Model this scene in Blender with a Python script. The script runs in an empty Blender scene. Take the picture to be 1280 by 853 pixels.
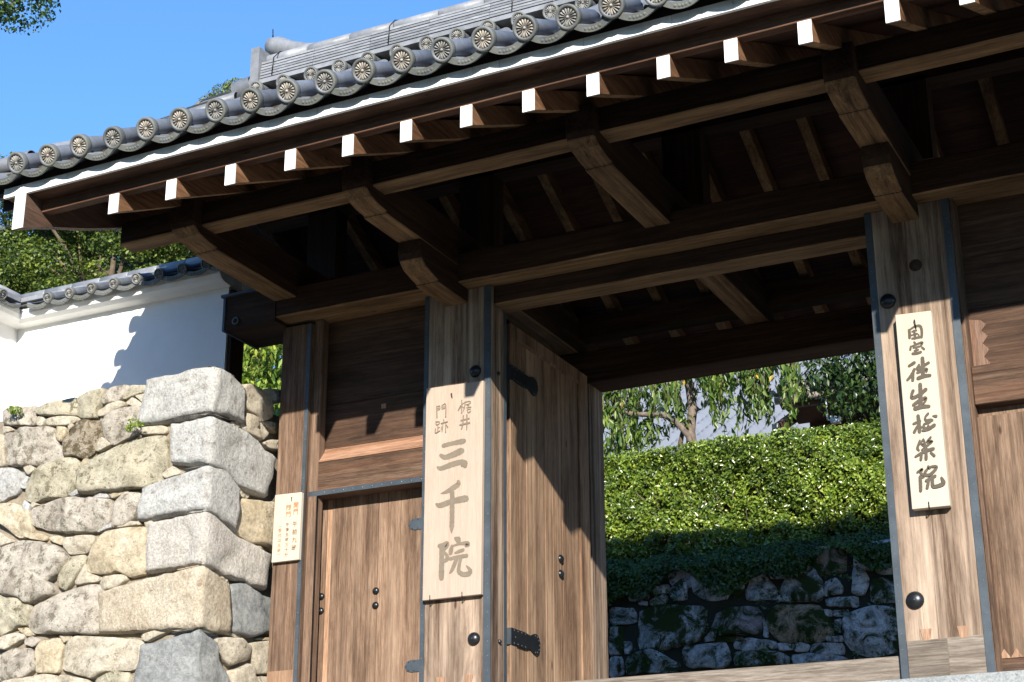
import bpy, bmesh, math, random
import numpy as np
from mathutils import Vector, Matrix, noise
random.seed(7); rng = np.random.default_rng(7)
scene = bpy.context.scene
COL = scene.collection
# ---------------------------------------------------------------- camera
cam_d = bpy.data.cameras.new('camera'); cam = bpy.data.objects.new('camera', cam_d); COL.objects.link(cam)
cam_d.sensor_width = 36.0; cam_d.lens = 2080.1/1280*36.0
cam_d.clip_start = 0.05; cam_d.clip_end = 2000
P_, Y_, R_ = 0.349141, 0.461735, -0.00262
Fw = Vector((-math.sin(Y_)*math.cos(P_), math.cos(Y_)*math.cos(P_), math.sin(P_)))
Rt = Vector((math.cos(Y_), math.sin(Y_), 0)); Up = Rt.cross(Fw)
R2 = Rt*math.cos(R_)+Up*math.sin(R_); U2 = -Rt*math.sin(R_)+Up*math.cos(R_)
cam.matrix_world = Matrix((( R2.x, U2.x, -Fw.x, 0), (R2.y, U2.y, -Fw.y, 0), (R2.z, U2.z, -Fw.z, 0), (0, 0, 0, 1)))
scene.camera = cam
# ---------------------------------------------------------------- light
SUN_TO = Vector((0.515, -1.0, 0.462)).normalized()      # direction towards the sun
elev = math.asin(SUN_TO.z); azim = math.atan2(SUN_TO.x, SUN_TO.y)
sd = bpy.data.lights.new('sun', 'SUN'); sd.energy = 5.0; sd.angle = math.radians(0.5); sd.color = (1.0, 0.93, 0.82)
so = bpy.data.objects.new('sun', sd); COL.objects.link(so)
so.rotation_euler = SUN_TO.to_track_quat('Z', 'Y').to_euler(); so.location = (5, -8, 12)
w = bpy.data.worlds.new('World'); scene.world = w; w.use_nodes = True
nt = w.node_tree; nt.nodes.clear()
wo = nt.nodes.new('ShaderNodeOutputWorld'); bg = nt.nodes.new('ShaderNodeBackground'); sky = nt.nodes.new('ShaderNodeTexSky')
sky.sky_type = 'NISHITA'; sky.sun_disc = False; sky.sun_elevation = elev; sky.sun_rotation = azim
sky.air_density = 1.25; sky.dust_density = 0.0; sky.ozone_density = 8.5; sky.altitude = 200
bg.inputs['Strength'].default_value = 0.145
nt.links.new(sky.outputs[0], bg.inputs['Color']); nt.links.new(bg.outputs[0], wo.inputs['Surface'])
vs = scene.view_settings; vs.view_transform = 'Standard'; vs.look = 'None'; vs.exposure = 1.0; vs.gamma = 1.0; vs.use_curve_mapping = False
# ---------------------------------------------------------------- materials
def newmat(name, rough=0.6, spec=0.3, metal=0.0):
    m = bpy.data.materials.new(name); m.use_nodes = True
    n = m.node_tree.nodes; b = n['Principled BSDF']
    b.inputs['Roughness'].default_value = rough; b.inputs['Metallic'].default_value = metal
    b.inputs['Specular IOR Level'].default_value = spec
    return m, n, m.node_tree.links, b
def N(n, t, **k):
    o = n.new(t)
    for a, v in k.items(): setattr(o, a, v)
    return o
def ramp(n, stops):
    r = n.new('ShaderNodeValToRGB'); e = r.color_ramp.elements
    while len(e) < len(stops): e.new(0.5)
    for i, (p, c) in enumerate(stops): e[i].position = p; e[i].color = (*c, 1) if len(c) == 3 else c
    return r
def mixc(n, l, f, a, b, mode='MIX'):
    m = n.new('ShaderNodeMix'); m.data_type = 'RGBA'; m.blend_type = mode
    for i, v in ((0, f), (6, a), (7, b)):
        if hasattr(v, 'links') or hasattr(v, 'is_linked'): l.new(v, m.inputs[i])
        else: m.inputs[i].default_value = (*v, 1) if isinstance(v, tuple) else v
    return m.outputs[2]
def noisetex(n, l, vec, scale, detail=6, rough=0.6, dist=0.0):
    t = N(n, 'ShaderNodeTexNoise'); t.inputs['Scale'].default_value = scale; t.inputs['Detail'].default_value = detail
    t.inputs['Roughness'].default_value = rough; t.inputs['Distortion'].default_value = dist
    l.new(vec, t.inputs['Vector']); return t.outputs['Fac']
def coords(n, l, scale=(1, 1, 1), rand=True):
    tc = n.new('ShaderNodeTexCoord'); mp = n.new('ShaderNodeMapping'); mp.inputs['Scale'].default_value = scale
    if rand:
        oi = n.new('ShaderNodeObjectInfo'); ad = n.new('ShaderNodeVectorMath'); ad.operation = 'MULTIPLY_ADD'
        cb = n.new('ShaderNodeCombineXYZ')
        for i in range(3): l.new(oi.outputs['Random'], cb.inputs[i])
        l.new(cb.outputs[0], ad.inputs[0]); ad.inputs[1].default_value = (7.3, 11.1, 5.7); l.new(tc.outputs['Object'], ad.inputs[2])
        l.new(ad.outputs[0], mp.inputs['Vector'])
    else: l.new(tc.outputs['Object'], mp.inputs['Vector'])
    return mp.outputs[0]
def bump(n, l, h, b, strength=0.3, dist=0.01):
    k = n.new('ShaderNodeBump'); k.inputs['Strength'].default_value = strength; k.inputs['Distance'].default_value = dist
    l.new(h, k.inputs['Height']); l.new(k.outputs[0], b.inputs['Normal'])
def wood(name, dark, mid, light, axis='z', rough=0.75, streak=0.5, patch=None, patch_amt=0.45, spec=0.25, bstr=0.45, crack=0.5, stain=0.9, fib=0.75):
    m, n, l, b = newmat(name, rough, spec)
    s = {'x': (1.0, 34, 34), 'y': (34, 1.0, 34), 'z': (34, 34, 1.0)}[axis]
    v = coords(n, l, s); v2 = coords(n, l, tuple(x*0.16 for x in s)); v3 = coords(n, l, tuple(x*2.4 if x > 2 else x*5.0 for x in s))
    f1 = noisetex(n, l, v, 1.1, 10, 0.72, 0.25); f2 = noisetex(n, l, v2, 1.5, 7, 0.7, 0.3); f3 = noisetex(n, l, v3, 1.6, 6, 0.7, 0.05)
    r = ramp(n, [(0.30, dark), (0.5, mid), (0.72, light)]); l.new(f1, r.inputs[0])
    fr = ramp(n, [(0.36, (0.42, 0.40, 0.38)), (0.60, (1.16, 1.16, 1.16))]); l.new(f3, fr.inputs[0])
    c = mixc(n, l, fib, r.outputs[0], fr.outputs[0], 'MULTIPLY')
    pr = ramp(n, [(0.42, (0, 0, 0)), (0.66, (1, 1, 1))]); l.new(f2, pr.inputs[0])
    mul = n.new('ShaderNodeMath'); mul.operation = 'MULTIPLY'; l.new(pr.outputs[0], mul.inputs[0]); mul.inputs[1].default_value = patch_amt
    c = mixc(n, l, mul.outputs[0], c, patch or light)
    # dark drying checks along the grain
    cr = ramp(n, [(0.30, (1, 1, 1)), (0.345, (0, 0, 0))]); v4 = coords(n, l, tuple(x*1.3 if x > 2 else x*0.35 for x in s)); f4 = noisetex(n, l, v4, 1.0, 2, 0.5, 0.2); l.new(f4, cr.inputs[0])
    m2 = n.new('ShaderNodeMath'); m2.operation = 'MULTIPLY'; l.new(cr.outputs[0], m2.inputs[0]); m2.inputs[1].default_value = crack
    c = mixc(n, l, m2.outputs[0], c, tuple(x*0.3 for x in dark))
    v5 = coords(n, l, {'x': (0.8, 4, 4), 'y': (4, 0.8, 4), 'z': (4, 4, 0.8)}[axis]); f5 = noisetex(n, l, v5, 1.4, 8, 0.7, 0.3); r5 = ramp(n, [(0.34, (0.42, 0.38, 0.36)), (0.47, (0.85, 0.82, 0.80)), (0.60, (1.12, 1.12, 1.12))]); l.new(f5, r5.inputs[0])
    c = mixc(n, l, stain, c, r5.outputs[0], 'MULTIPLY')
    kn = n.new('ShaderNodeTexVoronoi'); kn.inputs['Scale'].default_value = 1.0; l.new(coords(n, l, {'x': (1.6, 5, 5), 'y': (5, 1.6, 5), 'z': (5, 5, 1.6)}[axis]), kn.inputs['Vector'])
    kr = ramp(n, [(0.035, (0.22, 0.15, 0.11)), (0.07, (1, 1, 1))]); l.new(kn.outputs['Distance'], kr.inputs[0]); c = mixc(n, l, min(1.0, stain), c, kr.outputs[0], 'MULTIPLY')
    oi = n.new('ShaderNodeObjectInfo'); mr = n.new('ShaderNodeMapRange'); mr.inputs[3].default_value = 0.8; mr.inputs[4].default_value = 1.15
    l.new(oi.outputs['Random'], mr.inputs[0]); hv = n.new('ShaderNodeHueSaturation'); l.new(c, hv.inputs['Color']); l.new(mr.outputs[0], hv.inputs['Value'])
    l.new(hv.outputs[0], b.inputs['Base Color'])
    sub = n.new('ShaderNodeMath'); sub.operation = 'SUBTRACT'; l.new(f3, sub.inputs[0]); l.new(m2.outputs[0], sub.inputs[1])
    bump(n, l, sub.outputs[0], b, bstr, 0.006)
    return m
M = {}
for ax in 'xyz':
    M['beam_'+ax] = wood('beam wood '+ax, (0.010, 0.005, 0.003), (0.036, 0.017, 0.008), (0.08, 0.042, 0.022), ax, 0.75, patch=(0.085, 0.05, 0.03), patch_amt=0.5)
    M['pale_'+ax] = wood('bounce lit beam underside wood '+ax, (0.055, 0.029, 0.012), (0.165, 0.10, 0.046), (0.31, 0.205, 0.105), ax, 0.75, patch=(0.28, 0.185, 0.095), patch_amt=0.6)  # lighter copy of the beam wood carrying painted bounce light from below
M['rafter_y'] = wood('rafter wood', (0.05, 0.022, 0.010), (0.16, 0.078, 0.038), (0.29, 0.165, 0.09), 'y')
M['eave_x'] = wood('eave board wood', (0.045, 0.022, 0.013), (0.085, 0.043, 0.026), (0.13, 0.07, 0.043), 'x', crack=0.2)
M['barge_y'] = wood('barge board wood', (0.06, 0.035, 0.024), (0.11, 0.065, 0.045), (0.16, 0.105, 0.08), 'y', crack=0.3)
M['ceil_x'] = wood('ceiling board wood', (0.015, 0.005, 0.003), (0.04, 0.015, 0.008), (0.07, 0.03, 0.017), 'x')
M['pillar_z'] = wood('weathered pillar wood', (0.035, 0.021, 0.013), (0.12, 0.079, 0.054), (0.29, 0.212, 0.152), 'z', 0.8, patch=(0.46, 0.36, 0.275), patch_amt=0.85, crack=0.6)
M['post_z'] = wood('post wood', (0.055, 0.030, 0.019), (0.145, 0.088, 0.058), (0.27, 0.18, 0.125), 'z', 0.8, patch=(0.27, 0.20, 0.145))
M['door_z'] = wood('door board wood', (0.07, 0.04, 0.024), (0.175, 0.111, 0.073), (0.29, 0.197, 0.135), 'z', 0.8, patch=(0.33, 0.24, 0.17), patch_amt=0.4, crack=0.25)
M['leaf_z'] = wood('gate leaf wood', (0.09, 0.046, 0.026), (0.23, 0.142, 0.088), (0.37, 0.255, 0.168), 'z', 0.8, patch=(0.44, 0.32, 0.215), patch_amt=0.5, crack=0.25)
M['panel_x'] = wood('panel wood', (0.024, 0.013, 0.008), (0.062, 0.035, 0.022), (0.115, 0.070, 0.046), 'x', 0.75, patch=(0.11, 0.06, 0.036), crack=0.3)
M['ledge_x'] = wood('sunlit tone ledge wood', (0.14, 0.07, 0.04), (0.27, 0.155, 0.10), (0.38, 0.25, 0.175), 'x', 0.75, patch=(0.42, 0.21, 0.12), crack=0.2, stain=0.6)  # ledge wood made lighter, the extra sun on its slope is painted in
M['rail_x'] = wood('rail wood', (0.028, 0.016, 0.010), (0.085, 0.052, 0.034), (0.16, 0.108, 0.075), 'x', 0.75, patch=(0.17, 0.075, 0.038), patch_amt=0.35, crack=0.5)
M['sill_x'] = wood('sill wood', (0.09, 0.075, 0.06), (0.17, 0.145, 0.12), (0.26, 0.225, 0.19), 'x', 0.8, patch=(0.25, 0.22, 0.19), crack=0.5)
M['insert_z'] = wood('new wood inserts', (0.22, 0.12, 0.07), (0.33, 0.20, 0.125), (0.40, 0.27, 0.18), 'z', 0.7, crack=0.1, stain=0.5)
M['orange_x'] = wood('orange wood inserts', (0.13, 0.06, 0.033), (0.18, 0.105, 0.072), (0.21, 0.15, 0.118), 'z', 0.7, crack=0.1, stain=0.5)
M['sign_z'] = wood('sign wood', (0.345, 0.262, 0.205), (0.365, 0.283, 0.225), (0.385, 0.305, 0.245), 'z', 0.6, patch=(0.39, 0.31, 0.255), patch_amt=0.3, crack=0.0, bstr=0.1, stain=0.05, fib=0.25)
M['sign2_z'] = wood('pale sign wood', (0.45, 0.385, 0.30), (0.47, 0.41, 0.33), (0.50, 0.44, 0.36), 'z', 0.55, patch=(0.56, 0.49, 0.39), patch_amt=0.3, crack=0.0, bstr=0.06, stain=0.05, fib=0.2)
def simple(name, col, rough=0.6, metal=0.0, spec=0.3, var=0.25, scale=8, bs=0.1, dist=0.004):
    m, n, l, b = newmat(name, rough, spec, metal); v = coords(n, l)
    f = noisetex(n, l, v, scale, 6, 0.65)
    r = ramp(n, [(0.3, tuple(c*(1-var) for c in col)), (0.7, tuple(min(1, c*(1+var)) for c in col))]); l.new(f, r.inputs[0]); l.new(r.outputs[0], b.inputs['Base Color'])
    bump(n, l, noisetex(n, l, v, scale*6, 4, 0.6), b, bs, dist)
    return m
M['white'] = simple('white paint', (0.74, 0.74, 0.72), 0.8, var=0.10, scale=18, bs=0.35)
M['plaster'] = simple('white lime plaster', (0.77, 0.77, 0.75), 0.85, var=0.09, scale=1.1, bs=0.2, dist=0.004)
M['copper'] = simple('blue grey copper sheet', (0.06, 0.075, 0.09), 0.5, 0.3, 0.4, var=0.3, scale=5)
M['iron'] = simple('dark iron', (0.03, 0.032, 0.036), 0.32, 0.7, 0.5, var=0.4, scale=10)
M['rivet'] = simple('pale rivet', (0.12, 0.135, 0.15), 0.35, 0.6, 0.5)
M['ink'] = simple('grey brown lettering', (0.17, 0.14, 0.105), 0.8, var=0.12, scale=25)
M['ink2'] = simple('dark grey lettering', (0.085, 0.072, 0.055), 0.8, var=0.15, scale=25)
M['ink3'] = simple('rust red lettering', (0.42, 0.16, 0.07), 0.8, var=0.3, scale=15)
M['ink4'] = simple('brown black lettering', (0.16, 0.09, 0.05), 0.8, var=0.3, scale=15)
M['dark_void'] = simple('earth bedding', (0.04, 0.032, 0.025), 0.9)
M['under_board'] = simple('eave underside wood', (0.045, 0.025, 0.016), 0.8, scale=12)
M['petal_dull'] = simple('weathered crest petals', (0.25, 0.245, 0.23), 0.6, var=0.3, scale=14, bs=0.2)
def tile_mat(name, base, moss=0.0, rough=0.42):
    m, n, l, b = newmat(name, rough, 0.5); v = coords(n, l)
    f = noisetex(n, l, v, 9, 7, 0.65, 0.3)
    r = ramp(n, [(0.32, tuple(c*0.72 for c in base)), (0.55, base), (0.75, tuple(min(1, c*1.35) for c in base))]); l.new(f, r.inputs[0]); c = r.outputs[0]
    oi = n.new('ShaderNodeObjectInfo'); mr = n.new('ShaderNodeMapRange'); mr.inputs[3].default_value = 0.78; mr.inputs[4].default_value = 1.2; l.new(oi.outputs['Random'], mr.inputs[0])
    hv = n.new('ShaderNodeHueSaturation'); l.new(c, hv.inputs['Color']); l.new(mr.outputs[0], hv.inputs['Value']); c = hv.outputs[0]
    if moss:
        f2 = noisetex(n, l, v, 22, 5, 0.7, 0.5); r2 = ramp(n, [(0.5-moss*0.12, (0, 0, 0)), (0.66-moss*0.1, (1, 1, 1))]); l.new(f2, r2.inputs[0])
        f3 = noisetex(n, l, v, 4, 2); r3 = ramp(n, [(0.35, (0.17, 0.17, 0.125)), (0.6, (0.13, 0.14, 0.05))]); l.new(f3, r3.inputs[0])
        mm = n.new('ShaderNodeMath'); mm.operation = 'MULTIPLY'; l.new(r2.outputs[0], mm.inputs[0]); mm.inputs[1].default_value = min(1, moss)
        c = mixc(n, l, mm.outputs[0], c, r3.outputs[0])
    l.new(c, b.inputs['Base Color']); bump(n, l, noisetex(n, l, v, 60, 4), b, 0.15, 0.003)
    return m
M['tile'] = tile_mat('grey roof tile', (0.145, 0.157, 0.175), 0.0, 0.5)
M['tile_moss'] = tile_mat('lichened eave tile', (0.115, 0.122, 0.122), 0.42, 0.6)
M['tile_light'] = tile_mat('pale ridge tile', (0.21, 0.22, 0.235), 0.0, 0.5)
M['petal'] = simple('limed crest petals', (0.34, 0.31, 0.265), 0.6, var=0.35, scale=14, bs=0.2)
M['tile_far'] = simple('distant roof tile', (0.15, 0.165, 0.195), 0.5, var=0.12, scale=3, bs=0.05)
def stone(name, cols, spots=0.0, spotcol=(0.06, 0.055, 0.03), bs=0.5, grainscale=30, moss=0.0, chisel=False, patchcol=None):
    m, n, l, b = newmat(name, 0.9, 0.15); v = coords(n, l)
    f = noisetex(n, l, v, 4.2, 10, 0.72, 0.15)
    k = len(cols); r = ramp(n, [(0.28+0.44*i/(k-1), c) for i, c in enumerate(cols)]); l.new(f, r.inputs[0]); c = r.outputs[0]
    fg = noisetex(n, l, v, grainscale, 6, 0.7); rg = ramp(n, [(0.36, (0.66, 0.65, 0.63)), (0.58, (1.22, 1.22, 1.20))]); l.new(fg, rg.inputs[0])
    c = mixc(n, l, 0.8, c, rg.outputs[0], 'MULTIPLY')
    if patchcol:
        fp = noisetex(n, l, v, 5.5, 9, 0.7, 0.2); rp = ramp(n, [(0.50, (0, 0, 0)), (0.60, (1, 1, 1))]); l.new(fp, rp.inputs[0]); c = mixc(n, l, rp.outputs[0], c, patchcol)
    if spots:
        f2 = noisetex(n, l, v, 15, 10, 0.78, 0.1); r2 = ramp(n, [(0.60-spots*0.10, (0, 0, 0)), (0.65-spots*0.09, (1, 1, 1))]); l.new(f2, r2.inputs[0])
        mm = n.new('ShaderNodeMath'); mm.operation = 'MULTIPLY'; l.new(r2.outputs[0], mm.inputs[0]); mm.inputs[1].default_value = 0.85
        c = mixc(n, l, mm.outputs[0], c, spotcol)
    if moss:
        f3 = noisetex(n, l, v, 4.5, 7, 0.7, 0.8); r3 = ramp(n, [(0.52-moss*0.16, (0, 0, 0)), (0.64-moss*0.14, (1, 1, 1))]); l.new(f3, r3.inputs[0]); c = mixc(n, l, r3.outputs[0], c, (0.022, 0.035, 0.008))
    l.new(c, b.inputs['Base Color'])
    h = noisetex(n, l, v, 7, 15, 0.80, 0.1)
    if chisel:
        v5 = coords(n, l, (15, 15, 9)); h2 = noisetex(n, l, v5, 1.4, 8, 0.7, 0.2); ad = n.new('ShaderNodeMath'); ad.operation = 'ADD'; l.new(h, ad.inputs[0]); l.new(h2, ad.inputs[1]); h = ad.outputs[0]
    bump(n, l, h, b, min(1.0, bs*1.25), 0.045)
    return m
S = {
 'p': stone('pinkish lichened stone', [(0.24, 0.205, 0.17), (0.47, 0.425, 0.365), (0.60, 0.56, 0.49)], 0.95, (0.14, 0.12, 0.085), 0.9, patchcol=(0.52, 0.475, 0.40)),
 'o': stone('olive lichened stone', [(0.21, 0.19, 0.135), (0.43, 0.395, 0.30), (0.60, 0.55, 0.45)], 0.7, (0.12, 0.105, 0.06), 0.9, patchcol=(0.50, 0.45, 0.34)),
 'm': stone('dark mossy stone', [(0.24, 0.20, 0.14), (0.38, 0.33, 0.26), (0.5, 0.46, 0.38)], 1.35, (0.07, 0.05, 0.018), 1.0),
 'y': stone('ochre stone', [(0.32, 0.25, 0.155), (0.48, 0.41, 0.295), (0.56, 0.50, 0.40)], 0.35, (0.14, 0.11, 0.07), 0.7),
 'c': stone('cream stone', [(0.32, 0.275, 0.205), (0.47, 0.42, 0.335), (0.54, 0.50, 0.42)], 0.45, (0.2, 0.17, 0.12), 0.7),
 'g': stone('grey granite', [(0.29, 0.29, 0.28), (0.40, 0.40, 0.39), (0.50, 0.50, 0.485)], 0.45, (0.21, 0.18, 0.16), 0.55, 60, chisel=True),
 't': stone('tan granite', [(0.31, 0.25, 0.18), (0.43, 0.375, 0.29), (0.50, 0.455, 0.375)], 0.4, (0.24, 0.18, 0.12), 0.55, 60, chisel=True),
 't2': stone('pale grey tan granite', [(0.35, 0.325, 0.29), (0.44, 0.415, 0.38), (0.50, 0.48, 0.45)], 0.3, (0.3, 0.25, 0.2), 0.6, 60, chisel=True),
 's': stone('blue grey slate', [(0.18, 0.19, 0.195), (0.26, 0.27, 0.27), (0.37, 0.37, 0.35)], 0.3, (0.2, 0.2, 0.18), 0.7),
}
B = {
 'g': stone('shaded blue grey stone', [(0.24, 0.25, 0.26), (0.42, 0.435, 0.45), (0.58, 0.60, 0.61)], 0.6, (0.06, 0.06, 0.05), 1.0, moss=0.3),
 'm': stone('moss covered stone', [(0.24, 0.25, 0.26), (0.42, 0.435, 0.45), (0.58, 0.60, 0.61)], 0.6, (0.05, 0.055, 0.04), 1.0, moss=0.8),
 'y': stone('shaded brown stone', [(0.20, 0.15, 0.10), (0.32, 0.25, 0.18), (0.4, 0.34, 0.27)], 0.6, (0.06, 0.05, 0.03), 1.0, moss=0.75),
 'p': stone('shaded mauve stone', [(0.17, 0.15, 0.155), (0.29, 0.26, 0.27), (0.4, 0.38, 0.38)], 0.6, (0.06, 0.05, 0.05), 1.0, moss=0.6),
}
B['c'] = B['g']
M['plinth'] = stone('plinth granite', [(0.20, 0.22, 0.23), (0.28, 0.30, 0.31), (0.34, 0.36, 0.37)], 0.1, (0.15, 0.15, 0.14), 0.5, 70)
M['paving'] = stone('paving stone', [(0.28, 0.255, 0.215), (0.34, 0.31, 0.27), (0.40, 0.37, 0.33)], 0.1, (0.2, 0.18, 0.15), 0.4)
M['ground'] = stone('gravel ground', [(0.28, 0.25, 0.21), (0.33, 0.30, 0.26), (0.38, 0.35, 0.31)], 0.1, (0.15, 0.13, 0.1), 0.5)
M['ground_moss'] = stone('shady mossy ground', [(0.04, 0.045, 0.02), (0.07, 0.07, 0.035), (0.11, 0.10, 0.06)], 0.1, (0.03, 0.03, 0.02), 0.4)
M['mortar'] = simple('packed earth', (0.24, 0.20, 0.15), 0.95, scale=20, bs=0.5, dist=0.02)
M['mortar_dark'] = simple('dark packed earth', (0.02, 0.022, 0.014), 0.95, scale=20, bs=0.5, dist=0.02)
M['bark'] = simple('pale bark', (0.15, 0.12, 0.095), 0.9, scale=14, bs=0.6, dist=0.02, var=0.5)
M['bark_dark'] = simple('brown bark', (0.10, 0.075, 0.05), 0.9, scale=14, bs=0.6, dist=0.02, var=0.4)
def leafmat(name, cols, trans=0.35, rough=0.45, spec=0.4):
    m, n, l, b = newmat(name, rough, spec); g = n.new('ShaderNodeNewGeometry')
    r = ramp(n, [(i/(len(cols)-1), c) for i, c in enumerate(cols)]); l.new(g.outputs['Random Per Island'], r.inputs[0])
    vv = coords(n, l, (1, 1, 1), False); fn = noisetex(n, l, vv, 2.6, 5, 0.6); rn = ramp(n, [(0.36, (0.55, 0.60, 0.6)), (0.62, (1.25, 1.2, 1.1))]); l.new(fn, rn.inputs[0])
    mc = mixc(n, l, 1.0, r.outputs[0], rn.outputs[0], 'MULTIPLY'); l.new(mc, b.inputs['Base Color'])
    t = n.new('ShaderNodeBsdfTranslucent'); hv = n.new('ShaderNodeHueSaturation'); hv.inputs['Value'].default_value = 1.5; hv.inputs['Hue'].default_value = 0.48
    l.new(mc, hv.inputs['Color']); l.new(hv.outputs[0], t.inputs['Color'])
    mx = n.new('ShaderNodeMixShader'); mx.inputs[0].default_value = trans; l.new(b.outputs[0], mx.inputs[1]); l.new(t.outputs[0], mx.inputs[2])
    l.new(mx.outputs[0], n['Material Output'].inputs['Surface']); return m
M['hedge_leaf'] = leafmat('hedge leaves', [(0.04, 0.075, 0.010), (0.10, 0.17, 0.018), (0.18, 0.27, 0.03), (0.32, 0.38, 0.07)], 0.3, 0.28, 0.7)
M['ivy_leaf'] = leafmat('ivy leaves', [(0.02, 0.05, 0.008), (0.035, 0.08, 0.012), (0.06, 0.11, 0.02)], 0.2, 0.4)
M['weep_leaf'] = leafmat('drooping leaves', [(0.04, 0.09, 0.015), (0.08, 0.15, 0.025), (0.15, 0.23, 0.05), (0.22, 0.29, 0.07)], 0.4, 0.35)
M['dark_leaf'] = leafmat('dark evergreen leaves', [(0.012, 0.03, 0.008), (0.025, 0.055, 0.012), (0.05, 0.09, 0.02)], 0.15, 0.35)
M['maple_leaf'] = leafmat('maple leaves', [(0.02, 0.045, 0.007), (0.05, 0.09, 0.012), (0.105, 0.155, 0.022), (0.19, 0.23, 0.035)], 0.3, 0.5)
M['pine_leaf'] = leafmat('conifer leaves', [(0.06, 0.10, 0.02), (0.13, 0.17, 0.03), (0.22, 0.24, 0.05)], 0.3, 0.5)
M['bush_leaf'] = leafmat('bright bush leaves', [(0.07, 0.14, 0.015), (0.14, 0.24, 0.03), (0.24, 0.34, 0.06), (0.36, 0.40, 0.07)], 0.4, 0.4)
M['yellow_leaf'] = leafmat('yellow leaves', [(0.5, 0.36, 0.04), (0.6, 0.42, 0.05)], 0.4, 0.4)
M['moss'] = simple('moss cushion', (0.16, 0.20, 0.03), 0.95, scale=40, bs=0.8, dist=0.02)
M['gutter'] = simple('pale gutter', (0.48, 0.42, 0.36), 0.5)
M['brown_wall'] = simple('brown boarded wall', (0.10, 0.055, 0.035), 0.8)
# ---------------------------------------------------------------- object helpers
def mesh(name, verts, faces, mats, smooth=False, idx=None):
    me = bpy.data.meshes.new(name); me.from_pydata([tuple(v) for v in verts], [], faces)
    for m in (mats if isinstance(mats, (list, tuple)) else [mats]): me.materials.append(m)
    if idx is not None: me.polygons.foreach_set('material_index', idx)
    if smooth: me.polygons.foreach_set('use_smooth', [True]*len(me.polygons))
    me.update(); return me
def link(name, me, parent=None, loc=None):
    """links a mesh; with a parent the mesh keeps world coordinates unless loc is given"""
    o = bpy.data.objects.new(name, me); COL.objects.link(o)
    base = Vector((0, 0, 0)) if loc is None else Vector(loc)
    if parent is not None:
        o.parent = parent; q = parent; off = Vector((0, 0, 0))
        while q is not None: off += q.location; q = q.parent
        o.location = base-off
    else: o.location = base
    return o
def thing(name, label, cat, loc, group=None):
    o = bpy.data.objects.new(name, None); COL.objects.link(o); o.location = loc; o.empty_display_size = 0.2
    o['label'] = label; o['category'] = cat
    if group: o['group'] = group
    return o
def tag(o, label, cat, group=None):
    o['label'] = label; o['category'] = cat
    if group: o['group'] = group
    return o
def kind(o, k): o['kind'] = k; return o
BOXF = [(0, 3, 2, 1), (4, 5, 6, 7), (0, 1, 5, 4), (1, 2, 6, 5), (2, 3, 7, 6), (3, 0, 4, 7)]
def boxmesh(name, x0, x1, y0, y1, z0, z1, mat, bev=0.008, seg=1, uneven=0.0):
    bm = bmesh.new(); v = [bm.verts.new(p) for p in ((x0, y0, z0), (x1, y0, z0), (x1, y1, z0), (x0, y1, z0), (x0, y0, z1), (x1, y0, z1), (x1, y1, z1), (x0, y1, z1))]
    for f in BOXF: bm.faces.new([v[i] for i in f])
    if uneven:
        L = max(x1-x0, y1-y0, z1-z0); ax = 0 if x1-x0 == L else (1 if y1-y0 == L else 2)
        ed = [e for e in bm.edges if abs((e.verts[0].co-e.verts[1].co)[ax]) > L*0.9]
        bmesh.ops.subdivide_edges(bm, edges=ed, cuts=max(4, int(L*5)), use_grid_fill=True)
    if bev: bmesh.ops.bevel(bm, geom=[e for e in bm.edges if e.calc_face_angle(0) > 0.5], offset=bev, segments=seg, affect='EDGES', profile=0.6)
    if uneven:
        sd = random.random()*50
        for q in bm.verts: q.co += Vector(noise.noise_vector(q.co*3.1+Vector((sd, sd, sd))))*uneven
    me = bpy.data.meshes.new(name); bm.to_mesh(me); bm.free(); me.materials.append(mat); return me
def box(name, x0, x1, y0, y1, z0, z1, mat, parent=None, bev=0.008, uneven=0.0):
    return link(name, boxmesh(name, x0, x1, y0, y1, z0, z1, mat, bev, 1, uneven), parent)
def prism_x(name, prof, x0, x1, mat, parent=None, bev=0.0, loc=None):
    """profile [(y,z)] extruded along x"""
    n = len(prof); vs_ = [(x0, y, z) for y, z in prof]+[(x1, y, z) for y, z in prof]
    fs = [tuple(range(n))[::-1], tuple(range(n, 2*n))]+[(i, (i+1) % n, n+(i+1) % n, n+i) for i in range(n)]
    bm = bmesh.new(); vv = [bm.verts.new(p) for p in vs_]
    for f in fs: bm.faces.new([vv[i] for i in f])
    bmesh.ops.recalc_face_normals(bm, faces=bm.faces[:])
    if bev: bmesh.ops.bevel(bm, geom=[e for e in bm.edges if e.calc_face_angle(0) > 0.4], offset=bev, segments=1, affect='EDGES')
    me = bpy.data.meshes.new(name); bm.to_mesh(me); bm.free(); me.materials.append(mat)
    return link(name, me, parent, loc) if name else me
def tube(path, rads, n=8, cap=True):
    """returns verts, faces of a tube along a path"""
    V, F_ = [], []; P = [Vector(p) for p in path]
    for i, p in enumerate(P):
        d = (P[min(i+1, len(P)-1)]-P[max(i-1, 0)]).normalized(); a = d.orthogonal().normalized() if i == 0 else (a-d*a.dot(d)).normalized(); b_ = d.cross(a)
        for k in range(n): t = 2*math.pi*k/n; V.append(p+(a*math.cos(t)+b_*math.sin(t))*rads[i])
    for i in range(len(P)-1):
        for k in range(n): F_.append((i*n+k, i*n+(k+1) % n, (i+1)*n+(k+1) % n, (i+1)*n+k))
    if cap: F_ += [tuple(range(n))[::-1], tuple(range((len(P)-1)*n, len(P)*n))]
    return V, F_
def join(parts):
    V, F_, I = [], [], []
    for v, f, *i in parts:
        o = len(V); V += [tuple(x) for x in v]; F_ += [tuple(o+k for k in q) for q in f]; I += (list(i[0]) if i and isinstance(i[0], list) else [i[0] if i else 0]*len(f))
    return V, F_, I
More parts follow.
